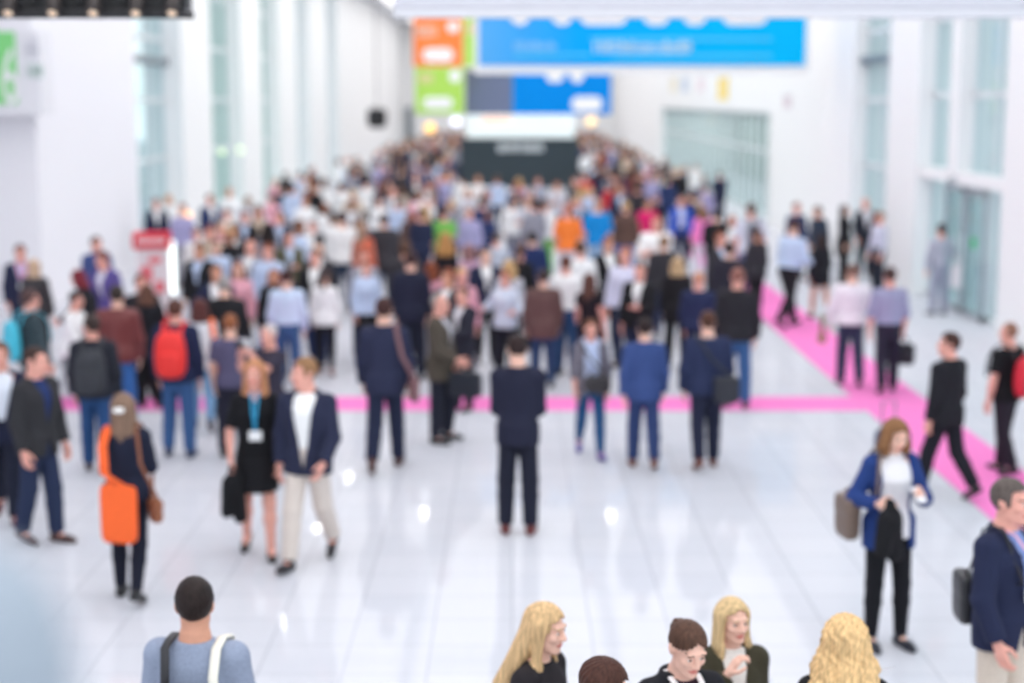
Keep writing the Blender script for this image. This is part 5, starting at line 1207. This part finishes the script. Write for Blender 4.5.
# the far end of the hall: more visitors than one could count, one mass
low = [variant(a, b_, c, 't', False, base=.045, hb=.03, legs=l) for (a, b_, c, l) in ((0,'short','closed','stand'),(0,'crop','shirt','stroll'),(1,'bob','closed','stroll2'),(1,'long','shirt','ease'))]
PAL = []
def slot(m):
    if m not in PAL: PAL.append(m)
    return PAL.index(m)
VV, QQ, ZZ = [], [], []; nv = 0; far = []
tries = 0
while len(far) < 330 and tries < 30000:
    tries += 1; y = 80+(rng.random()**1.0)*48; l, r = lim(y); x = rng.uniform(l, r)
    if not free(x, y, .7): continue
    people.append((x, y)); far.append((x, y)); V, Q, z = low[rng.randrange(4)]
    a = R_(rng.uniform(0, 360)); c, s_ = math.cos(a), math.sin(a); sc = rng.uniform(.94, 1.04)
    VV.append(np.stack([(V[:, 0]*c-V[:, 1]*s_)*sc+x, (V[:, 0]*s_+V[:, 1]*c)*sc+y, V[:, 2]*sc], 1)); QQ.append(Q+nv); nv += len(V)
    ms = [slot(skin(SK[rng.choice(('pink', 'tan', 'fair', 'pink'))])), slot(hairm(HAIRN[rng.choice(HRS)])), slot(cloth(COLN[rng.choice(TOPS)])), slot(cloth(COLN[rng.choice(BOTS)])), slot(leather((46,40,42))), 0]
    ZZ.append(np.array(ms)[z])
o = link('distant_crowd', mesh_np('distant_crowd', np.concatenate(VV), np.concatenate(QQ), PAL, np.concatenate(ZZ)))
tag(o, 'dense mass of distant visitors filling the far end of the hall', 'crowd', kind='stuff')
# labels: look first, then the nearest findable neighbour
for o in bpy.data.objects:
    if o.parent is None and o.name.split('.')[0] == 'person' and 'label' in o: LAND.append((o.location.x, o.location.y, o['label']))
SHORT = {}
for (x, y, lab) in LAND:
    w_ = lab.replace(',', '').split(); cut = w_[:9]
    while cut and cut[-1].lower() in ('a', 'an', 'the', 'and', 'with', 'in', 'of', 'by', 'to', 'behind', 'his', 'her', 'on', 'at', 'before', 'beside', 'under', 'over', 'standing', 'near', 'like', 'dark', 'pale', 'open', 'long', 'short', 'black', 'white', 'blue'): cut.pop()
    SHORT[lab] = ' '.join(cut)
SPOTS = [(-4.0, 40, 'the red stand'), (.5, 74, 'the black booth'), (8.3, 45, 'the white wall'), (8.3, 70, 'the grey glazing'), (-9, 46, 'the first white column'), (-9, 56, 'the second white column'), (4.9, 40, 'the pink carpet'), (-9, 34, 'the white block')]
NAMED = [('orange T-shirt', 'orange T-shirt'), ('bright blue T-shirt', 'bright blue T-shirt'), ('magenta', 'magenta top'), ('bright pink', 'bright pink top'), ('stout', 'stout white T-shirt'), ('brown leather', 'brown leather jacket'), ('wide navy', 'wide navy jacket'), ('mauve', 'mauve blouse'), ('auburn blonde', 'auburn blonde hair'), ('grey checked', 'grey checked shirt'), ('loose white', 'loose white shirt'), ('dark grey coat', 'dark grey coat'), ('light brown hair carrying', 'orange shoulder bag'), ('pale checked', 'pale checked shirt'), ('olive brown', 'olive brown jacket'), ('maroon', 'maroon jacket'), ('large red backpack', 'large red backpack'), ('violet jacket over', 'violet jacket'), ('pale grey T-shirt', 'small slate backpack'), ('blue open jacket and pale', 'bright blue open jacket'), ('white ponytail', 'white ponytail top'), ('dark ponytail', 'dark ponytail'), ('checked top', 'checked top'), ('black coat seen', 'blonde hair over black coat'), ('broad man', 'broad pale blue shirt'), ('dark navy suit behind', 'dark navy suit')]
MARK = []
for (x, y, lab) in LAND:
    for k, s_ in NAMED:
        if k in lab: MARK.append((x, y, 'the '+s_)); break
MARK += SPOTS
taken = set()
def facing(o):
    a = (math.degrees(o.rotation_euler[2])+180) % 360-180
    return 'facing away' if abs(a) > 120 else ('facing the camera' if abs(a) < 45 else 'turned sideways')
def wc(t): return len(t.replace('-', ' ').split())
for o in CROWD:
    d = list(o['_d']); del o['_d']; x, y = o.location.x, o.location.y
    near = sorted(MARK, key=lambda m: (x-m[0])**2+((y-m[1])*.5)**2); lab = None
    for rel in range(1, 4):
        for (mx, my, mn) in near[:10]:
            dx, dy = x-mx, y-my
            r = ('just behind ' if dy < 4 else ('well behind ' if dy < 12 else 'far behind ')) if dy > abs(dx)*.8 else (('just before ' if dy > -4 else 'well before ') if dy < -abs(dx)*.8 else ('beside ' if abs(dx) < 1.6 else 'some way beside '))
            t = d[3]+' in '+d[1]+', '+d[0]+' hair, '+(facing(o)+', ' if rel == 2 else '')+r+mn
            if rel == 3: t = d[3]+' in '+d[1]+' and '+d[2]+' trousers, '+d[0]+' hair, '+r+mn
            if t not in taken and len(t.split()) <= 16: lab = t; break
        if lab: break
    if not lab: lab = d[3]+' in '+d[1]+', '+d[0]+' hair, in the packed crowd'; 
    taken.add(lab); o['label'] = lab; o['group'] = 'visitors packed into the hall'
# ------------------------------------------------------------------ camera, sky and view
cam = bpy.data.cameras.new('camera'); co = bpy.data.objects.new('camera', cam); COL.objects.link(co); SC.camera = co
co.location = (0, 0, CAM_H); co.rotation_euler = (math.pi/2-PITCH, 0, 0)
cam.sensor_width = 36.0; cam.lens = FPX/1024*36.0; cam.clip_end = 400
cam.dof.use_dof = True; cam.dof.focus_distance = 5.5; cam.dof.aperture_fstop = 1.18; cam.dof.aperture_blades = 0
w = bpy.data.worlds.new('sky'); SC.world = w; w.use_nodes = True
bg = w.node_tree.nodes['Background']; bg.inputs[0].default_value = (*lin((232,242,249)), 1); bg.inputs[1].default_value = SKY
SC.view_settings.view_transform = 'Standard'; SC.view_settings.look = 'None'; SC.view_settings.gamma = 1.0
SC.view_settings.exposure = EXPO; SC.view_settings.use_curve_mapping = False
SC.cycles.max_bounces = 8; SC.cycles.diffuse_bounces = 4; SC.cycles.transparent_max_bounces = 12
SC.cycles.sample_clamp_indirect = 0.0; SC.cycles.sample_clamp_direct = 0.0
